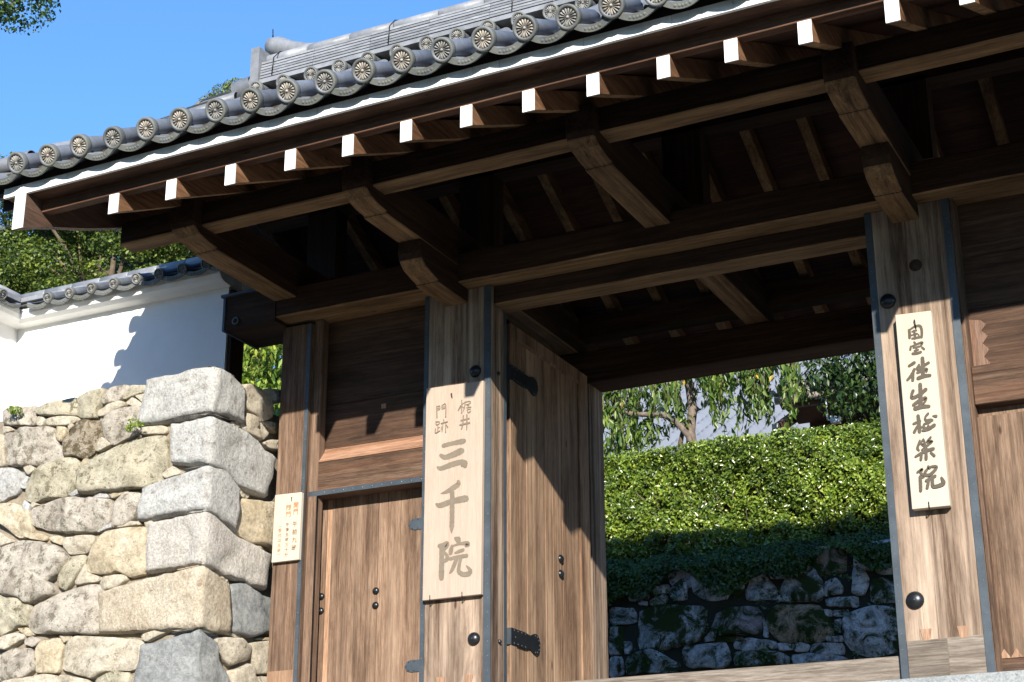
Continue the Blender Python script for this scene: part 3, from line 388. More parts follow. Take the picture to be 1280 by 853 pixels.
OJO=[[[-2.1419,3.6499,0.0166],[-2.1417,3.6233,0.0175],[-2.1439,3.5972,0.0157]],[[-2.1421,3.6477,0.0111],[-2.1081,3.6663,0.0139],[-2.0768,3.6676,0.0175],[-2.0659,3.6503,0.0166],[-2.0644,3.6192,0.0157],[-2.0691,3.5892,0.0157]],[[-2.1231,3.6357,0.012],[-2.0978,3.6403,0.012]],[[-2.1293,3.6124,0.0111],[-2.0956,3.6178,0.012]],[[-2.1123,3.6405,0.0139],[-2.1088,3.609,0.0139],[-2.1107,3.5873,0.0139]],[[-2.127,3.59,0.0129],[-2.0813,3.5913,0.0157]],[[-2.0878,3.6121,0.0083],[-2.0837,3.6027,0.0083]],[[-2.1168,3.5642,0.012],[-2.1079,3.5474,0.0129]],[[-2.1405,3.5395,0.012],[-2.1456,3.5184,0.0129]],[[-2.1398,3.5372,0.0092],[-2.1016,3.5485,0.0129],[-2.068,3.554,0.0157],[-2.0781,3.5337,0.0111],[-2.0951,3.5277,0.0074]],[[-2.124,3.5281,0.0111],[-2.0866,3.5307,0.012]],[[-2.1196,3.5076,0.0111],[-2.0966,3.5105,0.0111]],[[-2.1053,3.5294,0.012],[-2.1107,3.4909,0.0129]],[[-2.1314,3.4899,0.0166],[-2.1068,3.4881,0.0166],[-2.0816,3.4928,0.0157]],[[-2.0709,3.5216,0.0111],[-2.0596,3.5089,0.0139]],[[-2.1286,3.4292,0.0198],[-2.1609,3.4133,0.0168]],[[-2.1314,3.3854,0.0168],[-2.1531,3.3493,0.0188],[-2.1796,3.3231,0.0148]],[[-2.1406,3.3659,0.0168],[-2.1471,3.3159,0.0178]],[[-2.1103,3.3844,0.0198],[-2.0395,3.4151,0.0168]],[[-2.1143,3.3897,0.0148],[-2.0993,3.4106,0.0129]],[[-2.0746,3.451,0.0208],[-2.0762,3.3977,0.0228],[-2.0817,3.3336,0.0228]],[[-2.1123,3.3615,0.0168],[-2.0583,3.3763,0.0188],[-2.0575,3.36,0.0129]],[[-2.1111,3.3242,0.0228],[-2.0752,3.3326,0.0237],[-2.0381,3.3315,0.0178]],[[-2.1038,3.2815,0.0218],[-2.106,3.2312,0.0228],[-2.1138,3.1405,0.0247]],[[-2.1507,3.2471,0.0188],[-2.1618,3.221,0.0168],[-2.159,3.2022,0.0198],[-2.1162,3.2143,0.0218],[-2.072,3.2445,0.0208]],[[-2.1563,3.1559,0.0168],[-2.1241,3.1741,0.0218],[-2.0789,3.1904,0.0198],[-2.0831,3.1681,0.0139],[-2.095,3.1561,0.0099]],[[-2.1453,3.1314,0.0267],[-2.1054,3.137,0.0247],[-2.0622,3.133,0.0188]],[[-2.1333,3.0813,0.0194],[-2.1318,3.0323,0.0203],[-2.1331,2.9795,0.0194]],[[-2.165,3.0348,0.0139],[-2.1253,3.0462,0.0166]],[[-2.1398,3.0206,0.0139],[-2.1655,2.9818,0.0175]],[[-2.1284,3.0106,0.0111],[-2.1167,3.0047,0.0111]],[[-2.0709,3.0873,0.0139],[-2.0888,3.0686,0.012],[-2.0887,3.0474,0.0139],[-2.0586,3.0432,0.0203],[-2.0486,3.0418,0.0139]],[[-2.0634,3.0354,0.0185],[-2.1011,3.0216,0.0129],[-2.1027,3.0028,0.0139],[-2.0871,2.9964,0.012],[-2.0756,3.0117,0.012]],[[-2.0422,3.0684,0.0083],[-2.0245,3.0637,0.0185]],[[-2.1104,2.9848,0.0166],[-2.0754,2.9905,0.0212],[-2.0395,3.0088,0.0194]],[[-2.136,2.9229,0.0111],[-2.154,2.879,0.0157],[-2.1466,2.8613,0.0102]],[[-2.1402,2.8982,0.0092],[-2.1133,2.9283,0.0111]],[[-2.1134,2.9262,0.0102],[-2.1074,2.9022,0.0111],[-2.1262,2.8963,0.0102],[-2.1094,2.8794,0.0102],[-2.129,2.8631,0.0083]],[[-2.0682,2.9348,0.012],[-2.0907,2.9084,0.0157],[-2.0625,2.9088,0.0157],[-2.0949,2.8838,0.0111]],[[-2.1042,2.8934,0.0111],[-2.1024,2.868,0.0139]],[[-2.1708,2.8246,0.012],[-2.112,2.8504,0.0185],[-2.0588,2.8601,0.0185]],[[-2.1024,2.868,0.0175],[-2.1074,2.8017,0.0175]],[[-2.1332,2.8385,0.0157],[-2.1396,2.8017,0.0157]],[[-2.0749,2.8371,0.0129],[-2.0567,2.816,0.0157]],[[-2.1677,2.725,0.0119],[-2.1361,2.7411,0.0148],[-2.1487,2.7204,0.0129],[-2.1293,2.6957,0.0148],[-2.1471,2.689,0.0109]],[[-2.1531,2.6942,0.0178],[-2.1548,2.65,0.0188],[-2.1575,2.6083,0.0178]],[[-2.0985,2.7519,0.0148],[-2.0908,2.742,0.0129]],[[-2.1016,2.7411,0.0119],[-2.1182,2.7232,0.0158],[-2.124,2.7062,0.0168],[-2.0989,2.6986,0.0178],[-2.0671,2.719,0.0168],[-2.0499,2.7435,0.0178],[-2.0773,2.7492,0.0129],[-2.0995,2.7409,0.0109]],[[-2.119,2.6656,0.0158],[-2.0635,2.6875,0.0178]],[[-2.101,2.6744,0.0168],[-2.1165,2.621,0.0178]],[[-2.0791,2.6806,0.0168],[-2.0826,2.6412,0.0188],[-2.0757,2.6227,0.0188],[-2.0325,2.6284,0.0228],[-2.0163,2.6419,0.0247],[-2.0262,2.674,0.0109]]]
BS=[["g",[[-6.119,3.702],[-6.063,3.748],[-5.718,3.701],[-5.678,3.558],[-5.718,3.436],[-5.943,3.443],[-6.112,3.535]]],["g",[[-6.38,3.598],[-6.255,3.689],[-6.167,3.706],[-6.169,3.476],[-6.291,3.462],[-6.37,3.507]]],["g",[[-6.603,3.503],[-6.437,3.552],[-6.392,3.509],[-6.427,3.454],[-6.596,3.451]]],["g",[[-6.74,3.502],[-6.63,3.498],[-6.632,3.452],[-6.742,3.456]]],["g",[[-6.556,3.653],[-6.365,3.653],[-6.368,3.571],[-6.559,3.568]]],["g",[[-6.862,3.63],[-6.613,3.62],[-6.616,3.504],[-6.837,3.511]]],["m",[[-6.754,3.043],[-6.716,3.397],[-6.495,3.442],[-5.972,3.383],[-5.976,3.282],[-6.04,3.037],[-6.364,2.963],[-6.742,2.992]]],["g",[[-5.532,3.494],[-5.432,3.661],[-5.327,3.675],[-5.178,3.486],[-5.202,3.376],[-5.518,3.405]]],["y",[[-5.311,3.724],[-5.079,3.721],[-5.095,3.665],[-5.207,3.601]]],["m",[[-5.159,3.459],[-5.045,3.648],[-4.861,3.73],[-4.764,3.67],[-4.686,3.514],[-4.7,3.319],[-5.139,3.358]]],["g",[[-5.226,3.403],[-5.16,3.435],[-5.1,3.367],[-5.191,3.351]]],["p",[[-5.916,3.152],[-5.843,3.296],[-5.709,3.354],[-5.424,3.329],[-5.363,3.254],[-5.383,3.034],[-5.88,3.074]]],["g",[[-5.35,3.253],[-5.306,3.126],[-5.3,3.003],[-5.351,3.019]]],["y",[[-5.301,3.224],[-5.218,3.316],[-4.788,3.302],[-4.648,3.168],[-4.622,2.996],[-4.74,2.909],[-5.14,2.929],[-5.281,3.026]]],["g",[[-4.661,3.512],[-4.546,3.55],[-4.479,3.445],[-4.509,3.375],[-4.671,3.377]]],["g",[[-4.672,3.353],[-4.34,3.33],[-4.342,3.233],[-4.666,3.262]]],["g",[[-4.367,3.631],[-4.266,3.658],[-4.205,3.493],[-4.265,3.352],[-4.387,3.351]]],["g",[[-4.143,3.658],[-3.938,3.637],[-3.939,3.528],[-4.127,3.546]]],["m",[[-4.205,3.493],[-4.034,3.5],[-3.942,3.443],[-3.958,3.24],[-4.199,3.254]]],["g",[[-4.499,3.107],[-4.424,3.185],[-4.226,3.223],[-3.95,3.191],[-3.946,2.752],[-4.288,2.719],[-4.474,2.841],[-4.514,2.963]]],["g",[[-4.589,3.114],[-4.522,3.121],[-4.532,2.984],[-4.598,2.99]]],["c",[[-4.693,3.233],[-4.606,3.225],[-4.611,3.16],[-4.685,3.171]]],["g",[[-4.595,3.217],[-4.447,3.211],[-4.464,3.147],[-4.599,3.159]]],["g",[[-4.686,2.965],[-4.515,2.951],[-4.519,2.887],[-4.691,2.901]]],["g",[[-4.854,2.882],[-4.716,2.895],[-4.52,2.88],[-4.515,2.772],[-4.676,2.76],[-4.858,2.81]]],["g",[[-6.247,2.854],[-6.229,2.977],[-6.095,2.992],[-5.753,2.985],[-5.717,2.765],[-5.792,2.722],[-6.212,2.752]]],["c",[[-6.014,3.035],[-5.931,3.108],[-5.874,3.086],[-5.889,3.005],[-6.015,3.01]]],["y",[[-5.868,3.048],[-5.569,3.029],[-5.572,2.975],[-5.858,2.993]]],["m",[[-6.911,2.853],[-6.853,2.95],[-6.579,2.967],[-6.289,2.807],[-6.293,2.708],[-6.887,2.725]]],["g",[[-6.918,3.082],[-6.836,3.075],[-6.831,2.948],[-6.922,2.942]]],["g",[[-5.675,2.983],[-5.519,3.008],[-5.215,2.947],[-5.206,2.873],[-5.474,2.869],[-5.679,2.91]]],["m",[[-5.68,2.885],[-5.22,2.85],[-5.072,2.79],[-5.103,2.696],[-5.688,2.726]]],["g",[[-5.203,2.934],[-4.865,2.895],[-4.895,2.813],[-5.194,2.86]]],["g",[[-5.072,2.802],[-4.821,2.807],[-4.482,2.734],[-4.583,2.682],[-5.052,2.704]]],["g",[[-4.408,2.74],[-4.098,2.693],[-4.102,2.647],[-4.437,2.671]]],["m",[[-5.904,3.706],[-5.534,3.696],[-5.545,3.495],[-5.653,3.417],[-5.673,3.557]]],["g",[[-5.6,3.69],[-5.508,3.693],[-5.509,3.58],[-5.592,3.588]]],["g",[[-7.076,3.455],[-6.784,3.442],[-6.761,3.273],[-7.066,3.273]]],["m",[[-7.081,3.249],[-6.928,3.249],[-6.936,2.956],[-7.088,2.942]]],["g",[[-7.089,2.917],[-6.937,2.918],[-6.928,2.728],[-7.094,2.715]]],["g",[[-7.344,3.452],[-7.104,3.457],[-7.104,3.122],[-7.35,3.142]]],["g",[[-7.351,3.116],[-7.113,3.097],[-7.113,2.716],[-7.358,2.733]]]]
STR=[[-8.014,6.028],[-7.928,5.911],[-7.831,5.824],[-7.731,5.874],[-7.634,5.799],[-7.522,5.91],[-7.427,5.834],[-7.333,6.042],[-7.195,6.286],[-7.094,6.114],[-7.006,6.175],[-6.917,6.246],[-6.741,6.378],[-6.618,6.287],[-6.564,5.875],[-6.494,6.03],[-6.416,6.331],[-6.315,6.264],[-6.231,5.881],[-6.166,6.139],[-6.09,6.025],[-6.023,6.119],[-5.934,6.23],[-5.84,6.093],[-5.785,5.983],[-5.711,5.871],[-5.619,6.061],[-5.544,5.969],[-5.397,6.233],[-5.334,6.122]]
BR=[[-8.216,6.532],[-7.938,6.46],[-7.609,6.348],[-7.178,6.266],[-7.021,6.16],[-6.87,5.952],[-6.835,5.792]]
TRK=[[-6.889,5.8],[-6.91,6.063],[-6.865,6.372],[-6.896,6.642],[-6.928,6.915],[-7.002,7.252]]
DK=[[-5.061,6.632],[-4.869,6.551],[-4.621,6.612],[-4.481,6.54],[-4.984,6.315],[-4.746,6.229],[-4.559,6.151],[-4.48,5.942],[-4.717,5.976],[-4.953,6.06]]
# ================================================================ SETTING
def tilt(x): return 0.009*(x+2.4)
def shear(o):
    for v in o.data.vertices: v.co.z += tilt(v.co.x)
    return o
def sheet(name, x0, x1, y0, y1, z, mat, nx=1, ny=1):
    V = [(x0+(x1-x0)*i/nx, y0+(y1-y0)*j/ny, z) for j in range(ny+1) for i in range(nx+1)]
    F_ = [(j*(nx+1)+i, j*(nx+1)+i+1, (j+1)*(nx+1)+i+1, (j+1)*(nx+1)+i) for j in range(ny) for i in range(nx)]
    return kind(link(name, mesh(name, V, F_, mat)), 'structure')
sheet('ground', -400, 400, -400, 400, -1.604, M['ground_moss']); sheet('path', -14, 8, 1.5, 9.4, -1.600, M['ground'])
# platform, stairs
kind(box('gate_platform', -7.05, -0.45, 9.80, 13.4, -1.6, 1.468, M['plinth'], None, 0.015, 0.004), 'structure')
kind(box('inner_courtyard', -30, 22, 10.95, 16.7, -1.55, 1.44, M['paving'], None, 0), 'structure')
kind(box('raised_garden', -60, 60, 16.72, 120, -1.5, 3.80, M['ground'], None, 0), 'structure')
kind(box('stair_landing', -6.9, -0.5, 8.0, 9.797, -1.58, 1.04, M['paving'], None, 0.01), 'structure')
st = bpy.data.objects.new('stone_stairs', None); COL.objects.link(st); st.location = (-3.7, 2.9, -1.6); kind(st, 'structure')
nst = 16; rise = 2.64/(nst+1); stm = None
for i in range(nst):
    y1 = 8.0-0.32*i; z1 = 1.04-rise*(i+1)
    box('step', -6.9, -0.5, y1-0.32, y1-0.002, -1.59, z1, M['paving'], st, 0.012)
# ================================================================ STONE WALLS
KS = 0.970; YF, XS = 9.5*KS, -7.2*KS
FS = [(k, [(a*KS, b_*KS) for a, b_ in P]) for k, P in FS]; SS = [(k, [(a*KS, b_*KS) for a, b_ in P]) for k, P in SS]
CS = [(k, (p[0]*KS, p[1]*KS), (q[0]*KS, q[1]*KS), c*KS, d*KS, [(u*KS, v*KS) for u, v in T], [(u*KS, v*KS) for u, v in U]) for k, p, q, c, d, T, U in CS]
rw = thing('retaining_wall', 'sunlit dry stone retaining wall with big squared corner blocks left of the gate', 'stone wall', (-8.5, 9.7, -1.6))
box('earth_core', -16, XS-0.075, YF+0.07, 11.3, -1.59, 3.84, M['mortar'], rw, 0)
to_front = lambda a, b, h: (a, YF-h+0.03, b)
to_side = lambda a, b, h: (XS+h-0.03, a, b)
BUL = {'p': .06, 'o': .07, 'm': .07, 'y': .07, 'c': .05, 'g': .04, 't': .04, 's': .05, 't2': .04}
for k, P in FS:
    A_ = abs(sum(P[i][0]*P[(i+1) % len(P)][1]-P[(i+1) % len(P)][0]*P[i][1] for i in range(len(P))))/2
    big = A_ > 0.05
    link('stone', stone_mesh(P, to_front, S[k], BUL[k]*(1.1 if big else 0.8), 0.22, 36 if big else 22, 0.016 if big else 0.007), rw)
for k, P in SS: link('stone', stone_mesh(P, to_side, S[k], BUL[k], 0.22, 28, 0.012), rw)
def bent(spec):
    k, FLb, FLt, Ct, Cb, ST_, SB_ = spec
    tops = [(YF, Ct)]+[tuple(q) for q in ST_]; bots = [(YF, Cb)]+[tuple(q) for q in SB_]
    def along(L, t):
        tot = [0]
        for i in range(len(L)-1): tot.append(tot[-1]+math.dist(L[i], L[i+1]))
        s = t*tot[-1]
        for i in range(len(L)-1):
            if s <= tot[i+1]+1e-9: q = (s-tot[i])/max(1e-9, tot[i+1]-tot[i]); return (L[i][0]*(1-q)+L[i+1][0]*q, L[i][1]*(1-q)+L[i+1][1]*q)
        return L[-1]
    nf, ns, nv = 16, 14, 14; warp = lambda i, n_: 0.0 if i == 0 else (1.0 if i == n_ else (0.02 if i == 1 else (0.98 if i == n_-1 else 0.02+0.96*(i-1)/(n_-2)))); sd = Vector([random.random()*50 for _ in range(3)]); G = []
    for j in range(-2, nv+3):
        v = warp(min(max(j, 0), nv), nv); row = []
        for i in range(-2, nf+ns+3):
            ii = min(max(i, 0), nf+ns)
            if ii <= nf:
                t = warp(ii, nf); b_ = (FLb[0]+(XS-FLb[0])*t, FLb[1]+(Cb-FLb[1])*t); t_ = (FLt[0]+(XS-FLt[0])*t, FLt[1]+(Ct-FLt[1])*t)
                x = b_[0]*(1-v)+t_[0]*v; z = b_[1]*(1-v)+t_[1]*v; y = YF; nrm = Vector((0, -1, 0))
            else:
                t = warp(ii-nf, ns); b_ = along(bots, t); t_ = along(tops, t); y = b_[0]*(1-v)+t_[0]*v; z = b_[1]*(1-v)+t_[1]*v; x = XS; nrm = Vector((1, 0, 0))
            if ii == nf: nrm = Vector((1, -1, 0)).normalized()
            e = min(ii, nf+ns-ii, j if j >= 0 else 0, nv-j if j <= nv else 0); p = Vector((x, y, z))
            h = 0.020*(1-math.exp(-1.9*e))
            if abs(ii-nf) == 0: h -= 0.014
            p += nrm*h
            q = p*7+sd; p += nrm*(noise.noise(q*0.5)*0.012-max(0, noise.noise(q*0.9)-0.15)*0.05+noise.noise(q*3.6)*0.004)
            if e <= 1.5: p += Vector((noise.noise(q*1.3+Vector((9, 0, 0))), noise.noise(q*1.3), noise.noise(q*1.7+Vector((0, 5, 0)))))*0.014
            if i < 0 or j < 0 or i > nf+ns or j > nv:
                far = (i < -1 or j < -1 or i > nf+ns+1 or j > nv+1); dd = 0.24 if far else 0.03
                p -= (nrm if ii != nf else Vector((1, -1, 0)))*dd
                if not far:
                    p.z += 0.010*((1 if j < 0 else 0)-(1 if j > nv else 0))*-1
            row.append(p)
        G.append(row)
    m_ = len(G[0]); V = [p for r in G for p in r]
    F_ = [(j*m_+i, j*m_+i+1, (j+1)*m_+i+1, (j+1)*m_+i) for j in range(len(G)-1) for i in range(m_-1)]
    return mesh('corner_stone', V, F_, S[k], True)
for c in CS: link('corner_stone', bent(c), rw)
def course(a0, a1, b0, b1, to3, mats, parent, wmean, hmean, name='stone'):
    b = b0
    while b < b1-0.08:
        h = min(hmean*random.uniform(0.75, 1.3), b1-b); a = a0
        while a < a1-0.05:
            w_ = min(wmean*random.uniform(0.6, 1.5), a1-a)
            if w_ < 0.08: break
            g = 0.012; j = lambda: random.uniform(-0.03, 0.03)
            P = [(a+g, b+g+j()), (a+w_*0.5, b+g), (a+w_-g, b+g+j()), (a+w_-g+j(), b+h*0.5), (a+w_-g, b+h-g+j()), (a+w_*0.5+j(), b+h-g*0.5), (a+g, b+h-g+j()), (a+g+j(), b+h*0.5)]
            link(name, stone_mesh(P, to3, random.choice(mats), 0.06, 0.2, 20, 0.014), parent); a += w_
        b += h
course(-13.2, -9.33, 1.36, 3.90, to_front, [S[x] for x in 'ppooycg'], rw, 0.55, 0.36)
course(-13.2, -7.0, -1.55, 1.32, to_front, [S[x] for x in 'ppoycgt'], rw, 0.75, 0.5)
course(YF+0.05, 9.79, -1.55, 1.32, to_side, [S[x] for x in 'ygct'], rw, 0.3, 0.5)
# moss tufts on the wall top
for nm, (a, b, r_) in (('moss_tuft', (-8.79, 3.86, 0.045)),):
    C_, N_ = clump([(a, YF-0.06, b)], [r_*1.4], 60000, 0.5); leaves(nm, C_, N_, 0.02, M['bush_leaf'], rw, 0.6)
C_, N_ = clump([(-7.62, YF-0.08, 3.59), (-7.66, YF-0.08, 3.55), (-7.55, YF-0.08, 3.57)], [0.045, 0.03, 0.02], 40000); leaves('moss_tuft', C_, N_, 0.035, M['bush_leaf'], rw, 0.35)
# ---- stone wall under the hedge
bw = thing('mossy_wall', 'shaded mossy rubble stone wall under the hedge, seen through the gate', 'stone wall', (-5.5, 16.6, 1.44))
box('earth_core', -12, 2, 16.60, 16.70, 1.45, 3.86, M['mortar_dark'], bw, 0)
to_b = lambda a, b, h: (a, 16.58-h, b)
for k, P in BS: link('stone', stone_mesh(P, to_b, B[k], 0.06, 0.1, 22, 0.02), bw)
course(-8.8, -2.5, 3.58, 3.90, lambda a, b, h: (a, 16.61-h, b), [B['g'], B['m'], B['y']], bw, 0.34, 0.3)
course(-9.2, -7.38, 2.3, 3.7, to_b, [B['g'], B['m']], bw, 0.4, 0.3)
course(-3.95, 0.5, 1.5, 3.7, to_b, [B['g'], B['m'], B['y']], bw, 0.6, 0.36)
course(-9.2, -3.97, 1.5, 2.62, to_b, [B['g'], B['m'], B['y']], bw, 0.6, 0.36)
# ================================================================ THE GATE
gate = thing('temple_gate', 'large weathered wooden temple gate with tiled roof and one open leaf', 'gate', (-3.77, 10.1, 1.468))
XL, XR = -6.93, -0.60
def pale(o, ax):                                        # downward faces get a lighter wood copy, ground bounce painted into the colour
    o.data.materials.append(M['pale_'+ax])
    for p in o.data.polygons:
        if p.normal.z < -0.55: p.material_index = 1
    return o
def rivets(pts, axis, parent, r=0.0045, mat=None):
    V, F_, I = join([dome(p, r, r*0.6, axis, 6, 2, False) for p in pts])
    return kind(link('rivets', mesh('rivets', V, F_, mat or M['rivet'], True), parent), 'stuff')
def boss(c, r, h, axis, parent, name='nail_boss'):
    V, F_ = dome(c, r, h, axis, 18, 5); return link(name, mesh(name, V, F_, M['iron'], True), parent)
ROOT_Z = 1.468
def pillar(x0, x1, sl, sr, crests, splice_z):
    p = box('pillar', x0, x1, 10.0, 10.24, ROOT_Z, 4.531, M['pillar_z'], gate, 0.006, 0.002)
    box('metal_strip', x0-0.003, x0+sl, 9.993, 10.003, ROOT_Z+0.002, 4.529, M['copper'], p, 0.001)
    box('metal_strip', x1-sr, x1+0.003, 9.993, 10.003, ROOT_Z+0.002, 4.529, M['copper'], p, 0.001)
    box('metal_strip', x1+0.0005, x1+0.004, 10.2, 10.243, ROOT_Z+0.004, 4.529, M['copper'], p, 0)
    pts = []
    z = ROOT_Z+0.1
    while z < 4.5: pts += [(x0+sl*0.35, 9.993, z), (x1-sr*0.35, 9.993, z-0.02)]; z += 0.098
    rivets(pts, (0, -1, 0), p)
    for c in crests: boss((c[0], 10.0, c[1]), c[2], 0.035, (0, -1, 0), p)
    xm = x0+(x1-x0)*0.52
    box('base_splice', x0+sl+0.002, xm-0.002, 9.996, 10.05, ROOT_Z+0.003, splice_z, M['sill_x'], p, 0.003)
    box('base_splice', xm+0.002, x1-sr-0.002, 9.996, 10.05, ROOT_Z+0.003, splice_z+0.004, M['sill_x'], p, 0.003)
    for f in (0.30, 0.70):
        xc = x0+(x1-x0)*f; prof = [(xc-0.020, splice_z-0.005), (xc+0.020, splice_z-0.005), (xc+0.034, splice_z+0.065), (xc-0.034, splice_z+0.065)]
        V = [(a, 9.9945, b) for a, b in prof]+[(a, 10.03, b) for a, b in prof]
        link('dovetail_key', mesh('dovetail_key', V, [(0, 1, 2, 3), (7, 6, 5, 4), (0, 4, 5, 1), (1, 5, 6, 2), (2, 6, 7, 3), (3, 7, 4, 0)], M['insert_z']), p)
    return p
PL = pillar(-5.687, -5.146, 0.03, 0.052, [(-5.27, 1.963, 0.047), (-5.269, 3.882, 0.047)], 1.66)
PR = pillar(-2.381, -1.836, 0.042, 0.045, [(-2.267, 1.956, 0.056), (-2.276, 3.893, 0.052)], 1.715)
V, F_ = dome((-2.077, 9.9995, 4.106), 0.028, 0.003, (0, -1, 0), 12, 2, False); link('knot_hole', mesh('knot_hole', V, F_, M['dark_void'], True), PR)
V, F_ = dome((-2.079, 10.0008, 4.106), 0.045, 0.004, (0, -1, 0), 14, 2, False); link('knot_ring', mesh('knot_ring', V, F_, M['beam_z'], True), PR)
# small inner bolt on pillar side
for (yy, zz) in ((10.13, 1.955), (10.11, 3.88)): boss((-5.146, yy, zz), 0.016, 0.02, (1, 0, 0), PL, 'bolt_head')
# side posts
for s, (x0, x1) in enumerate(((-6.95, -6.69), (-0.84, -0.58))):
    p = box('side_post', x0, x1, 10.0, 10.25, ROOT_Z, 4.5, M['post_z'], gate, 0.006, 0.002)
    sx = (x1-0.03, x1+0.002) if s == 0 else (x0-0.002, x0+0.03)
    box('metal_strip', sx[0], sx[1], 9.994, 10.003, ROOT_Z+0.002, 4.49, M['copper'], p, 0.001)
    rivets([((sx[0]+sx[1])/2, 9.994, ROOT_Z+0.1+i*0.1) for i in range(29)], (0, -1, 0), p)
    if s == 0:
        box('base_splice', x0+0.004, x1-0.034, 9.996, 10.05, ROOT_Z+0.003, 1.86, M['insert_z'], p, 0.003)
# threshold
box('threshold', -5.14, -2.386, 10.03, 10.24, ROOT_Z+0.001, 1.638, M['sill_x'], gate, 0.008, 0.002)
box('threshold', -6.69, -5.69, 10.06, 10.24, ROOT_Z+0.001, 1.60, M['sill_x'], gate, 0.008)
# main lintel, capped ends
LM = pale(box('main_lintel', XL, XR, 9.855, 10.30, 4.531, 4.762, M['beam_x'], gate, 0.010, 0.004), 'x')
for s, (x0, x1) in enumerate(((-7.41, XL+0.001), (XR-0.001, XR+0.48))):
    e = box('lintel_end', x0+0.006, x1, 9.848, 10.307, 4.503, 4.772, M['beam_x'], gate, 0.006)
    box('copper_cap', x0-0.02, x1-0.04, 9.825, 10.33, 4.773, 4.795, M['copper'], e, 0.002)
    xe = (x0-0.004, x0+0.016) if s == 0 else (x1-0.016, x1+0.004)
    box('copper_edge', xe[0], xe[1], 9.840, 10.315, 4.495, 4.772, M['copper'], e, 0.002)
    rc = Vector((x0+0.125 if s == 0 else x1-0.125, 9.842, 4.56)); V, F_ = tube([rc+Vector((math.cos(t)*0.026, -0.008, math.sin(t)*0.026)) for t in [i*math.pi/8 for i in range(17)]], [0.006]*17, 6, False)
    link('iron_ring', mesh('iron_ring', V, F_, M['rivet'], True), e)
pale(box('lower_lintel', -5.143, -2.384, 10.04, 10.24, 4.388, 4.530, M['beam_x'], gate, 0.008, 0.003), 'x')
# bracket arms running through to the back posts
def nose(y0, z0, z1, big):
    if big: return [(y0, z1), (y0, z0+0.13), (y0+0.02, z0+0.085), (y0+0.08, z0+0.045), (y0+0.2, z0+0.022), (y0+0.29, z0+0.016), (y0+0.30, z0), (12.42, z0), (12.42, z1)]
    return [(y0, z1), (y0, z0+0.15), (y0+0.02, z0+0.10), (y0+0.08, z0+0.055), (y0+0.2, z0+0.025), (y0+0.255, z0+0.016), (y0+0.262, z0), (10.29, z0), (10.29, z1)]
for x0, x1 in ((-6.948, -6.745), (-5.53, -5.345), (-3.877, -3.685), (-2.215, -2.025), (-0.785, -0.585)):
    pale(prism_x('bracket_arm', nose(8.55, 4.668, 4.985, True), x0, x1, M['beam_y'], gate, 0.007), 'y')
for x0, x1 in ((-5.522, -5.338), (-2.207, -2.030)):
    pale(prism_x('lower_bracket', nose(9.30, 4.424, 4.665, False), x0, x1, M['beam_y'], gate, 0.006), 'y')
for x0, x1 in ((-6.97, -6.70), (-5.58, -5.28), (-3.90, -3.60), (-2.26, -1.96), (-0.83, -0.55)):
    box('roof_strut', x0, x1, 10.31, 10.47, 4.987, 5.62, M['beam_z'], gate, 0.006)
box('ridge_purlin', -7.48, 0.95, 10.31, 10.49, 5.585, 5.765, M['beam_x'], gate, 0.008)
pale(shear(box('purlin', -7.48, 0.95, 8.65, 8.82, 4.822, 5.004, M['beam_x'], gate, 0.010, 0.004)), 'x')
box('purlin', -7.48, 0.95, 12.0, 12.17, 4.80, 4.984, M['beam_x'], gate, 0.008)
box('back_beam', XL, XR, 11.97, 12.26, 4.381, 4.66, M['beam_x'], gate, 0.010, 0.003)
for x0, x1 in ((-5.5, -5.25), (-2.28, -2.03), (-6.93, -6.70), (-0.83, -0.60)):
    box('back_post', x0, x1, 11.975, 12.255, ROOT_Z, 4.379, M['pillar_z'], gate, 0.008)
# closed end walls between back posts and side bays
# rafters
RX = [x*1.0972 for x in (-6.322, -5.89, -5.46, -5.04, -4.65, -4.27, -3.89, -3.51, -3.13, -2.73, -2.36, -1.97, -1.529, -1.17, -0.725, -0.25, 0.12, 0.47, 0.84)]
def rz(y): return 4.649+0.455*(y-7.9)+0.010*(y-7.9)**2
rid = prism_x(None, [(7.897, rz(7.9)+0.028), (7.897, rz(7.9)+0.14), (9.1, rz(9.1)+0.14), (10.39, rz(10.39)+0.14), (10.39, rz(10.39)), (9.7, rz(9.7)), (9.1, rz(9.1)), (8.5, rz(8.5)+0.008), (8.15, rz(8.15)+0.004), (7.897, rz(7.9))][1:], 0, 0.075, M['rafter_y'], None, 0.003) if False else None
def rafter(x, back=False):
    ys = [7.897, 8.2, 8.6, 9.1, 9.7, 10.39]; dz = tilt(x)
    lo = [(y, rz(y)+dz*max(0, 1-(y-7.9)/2)) for y in ys]; hi = [(y, z+0.138) for y, z in lo]
    prof = lo+hi[::-1]
    if back: prof = [(20.8-y, z) for y, z in prof]
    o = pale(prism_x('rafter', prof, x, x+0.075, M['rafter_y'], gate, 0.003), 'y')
    if not back: box('white_end', x-0.0015, x+0.0765, 7.888, 7.8968, lo[0][1]-0.001, hi[0][1]+0.001, M['white'], o, 0.001)
    return o
for x in RX: rafter(x)
for x in RX: rafter(x, True)
# ceiling boards on the rafters
for back in (0, 1):
    for i in range(12):
        y0 = 7.99+i*0.2; y1 = y0+0.197; t = 0.016 if i % 2 else 0.022
        prof = [(y0, rz(y0)+0.140), (y1, rz(y1)+0.140), (y1, rz(y1)+0.140+t), (y0, rz(y0)+0.140+t)]
        if back: prof = [(20.8-y, z) for y, z in prof]
        prism_x('ceiling_board', prof, -7.52, 0.98, M['ceil_x'], gate)
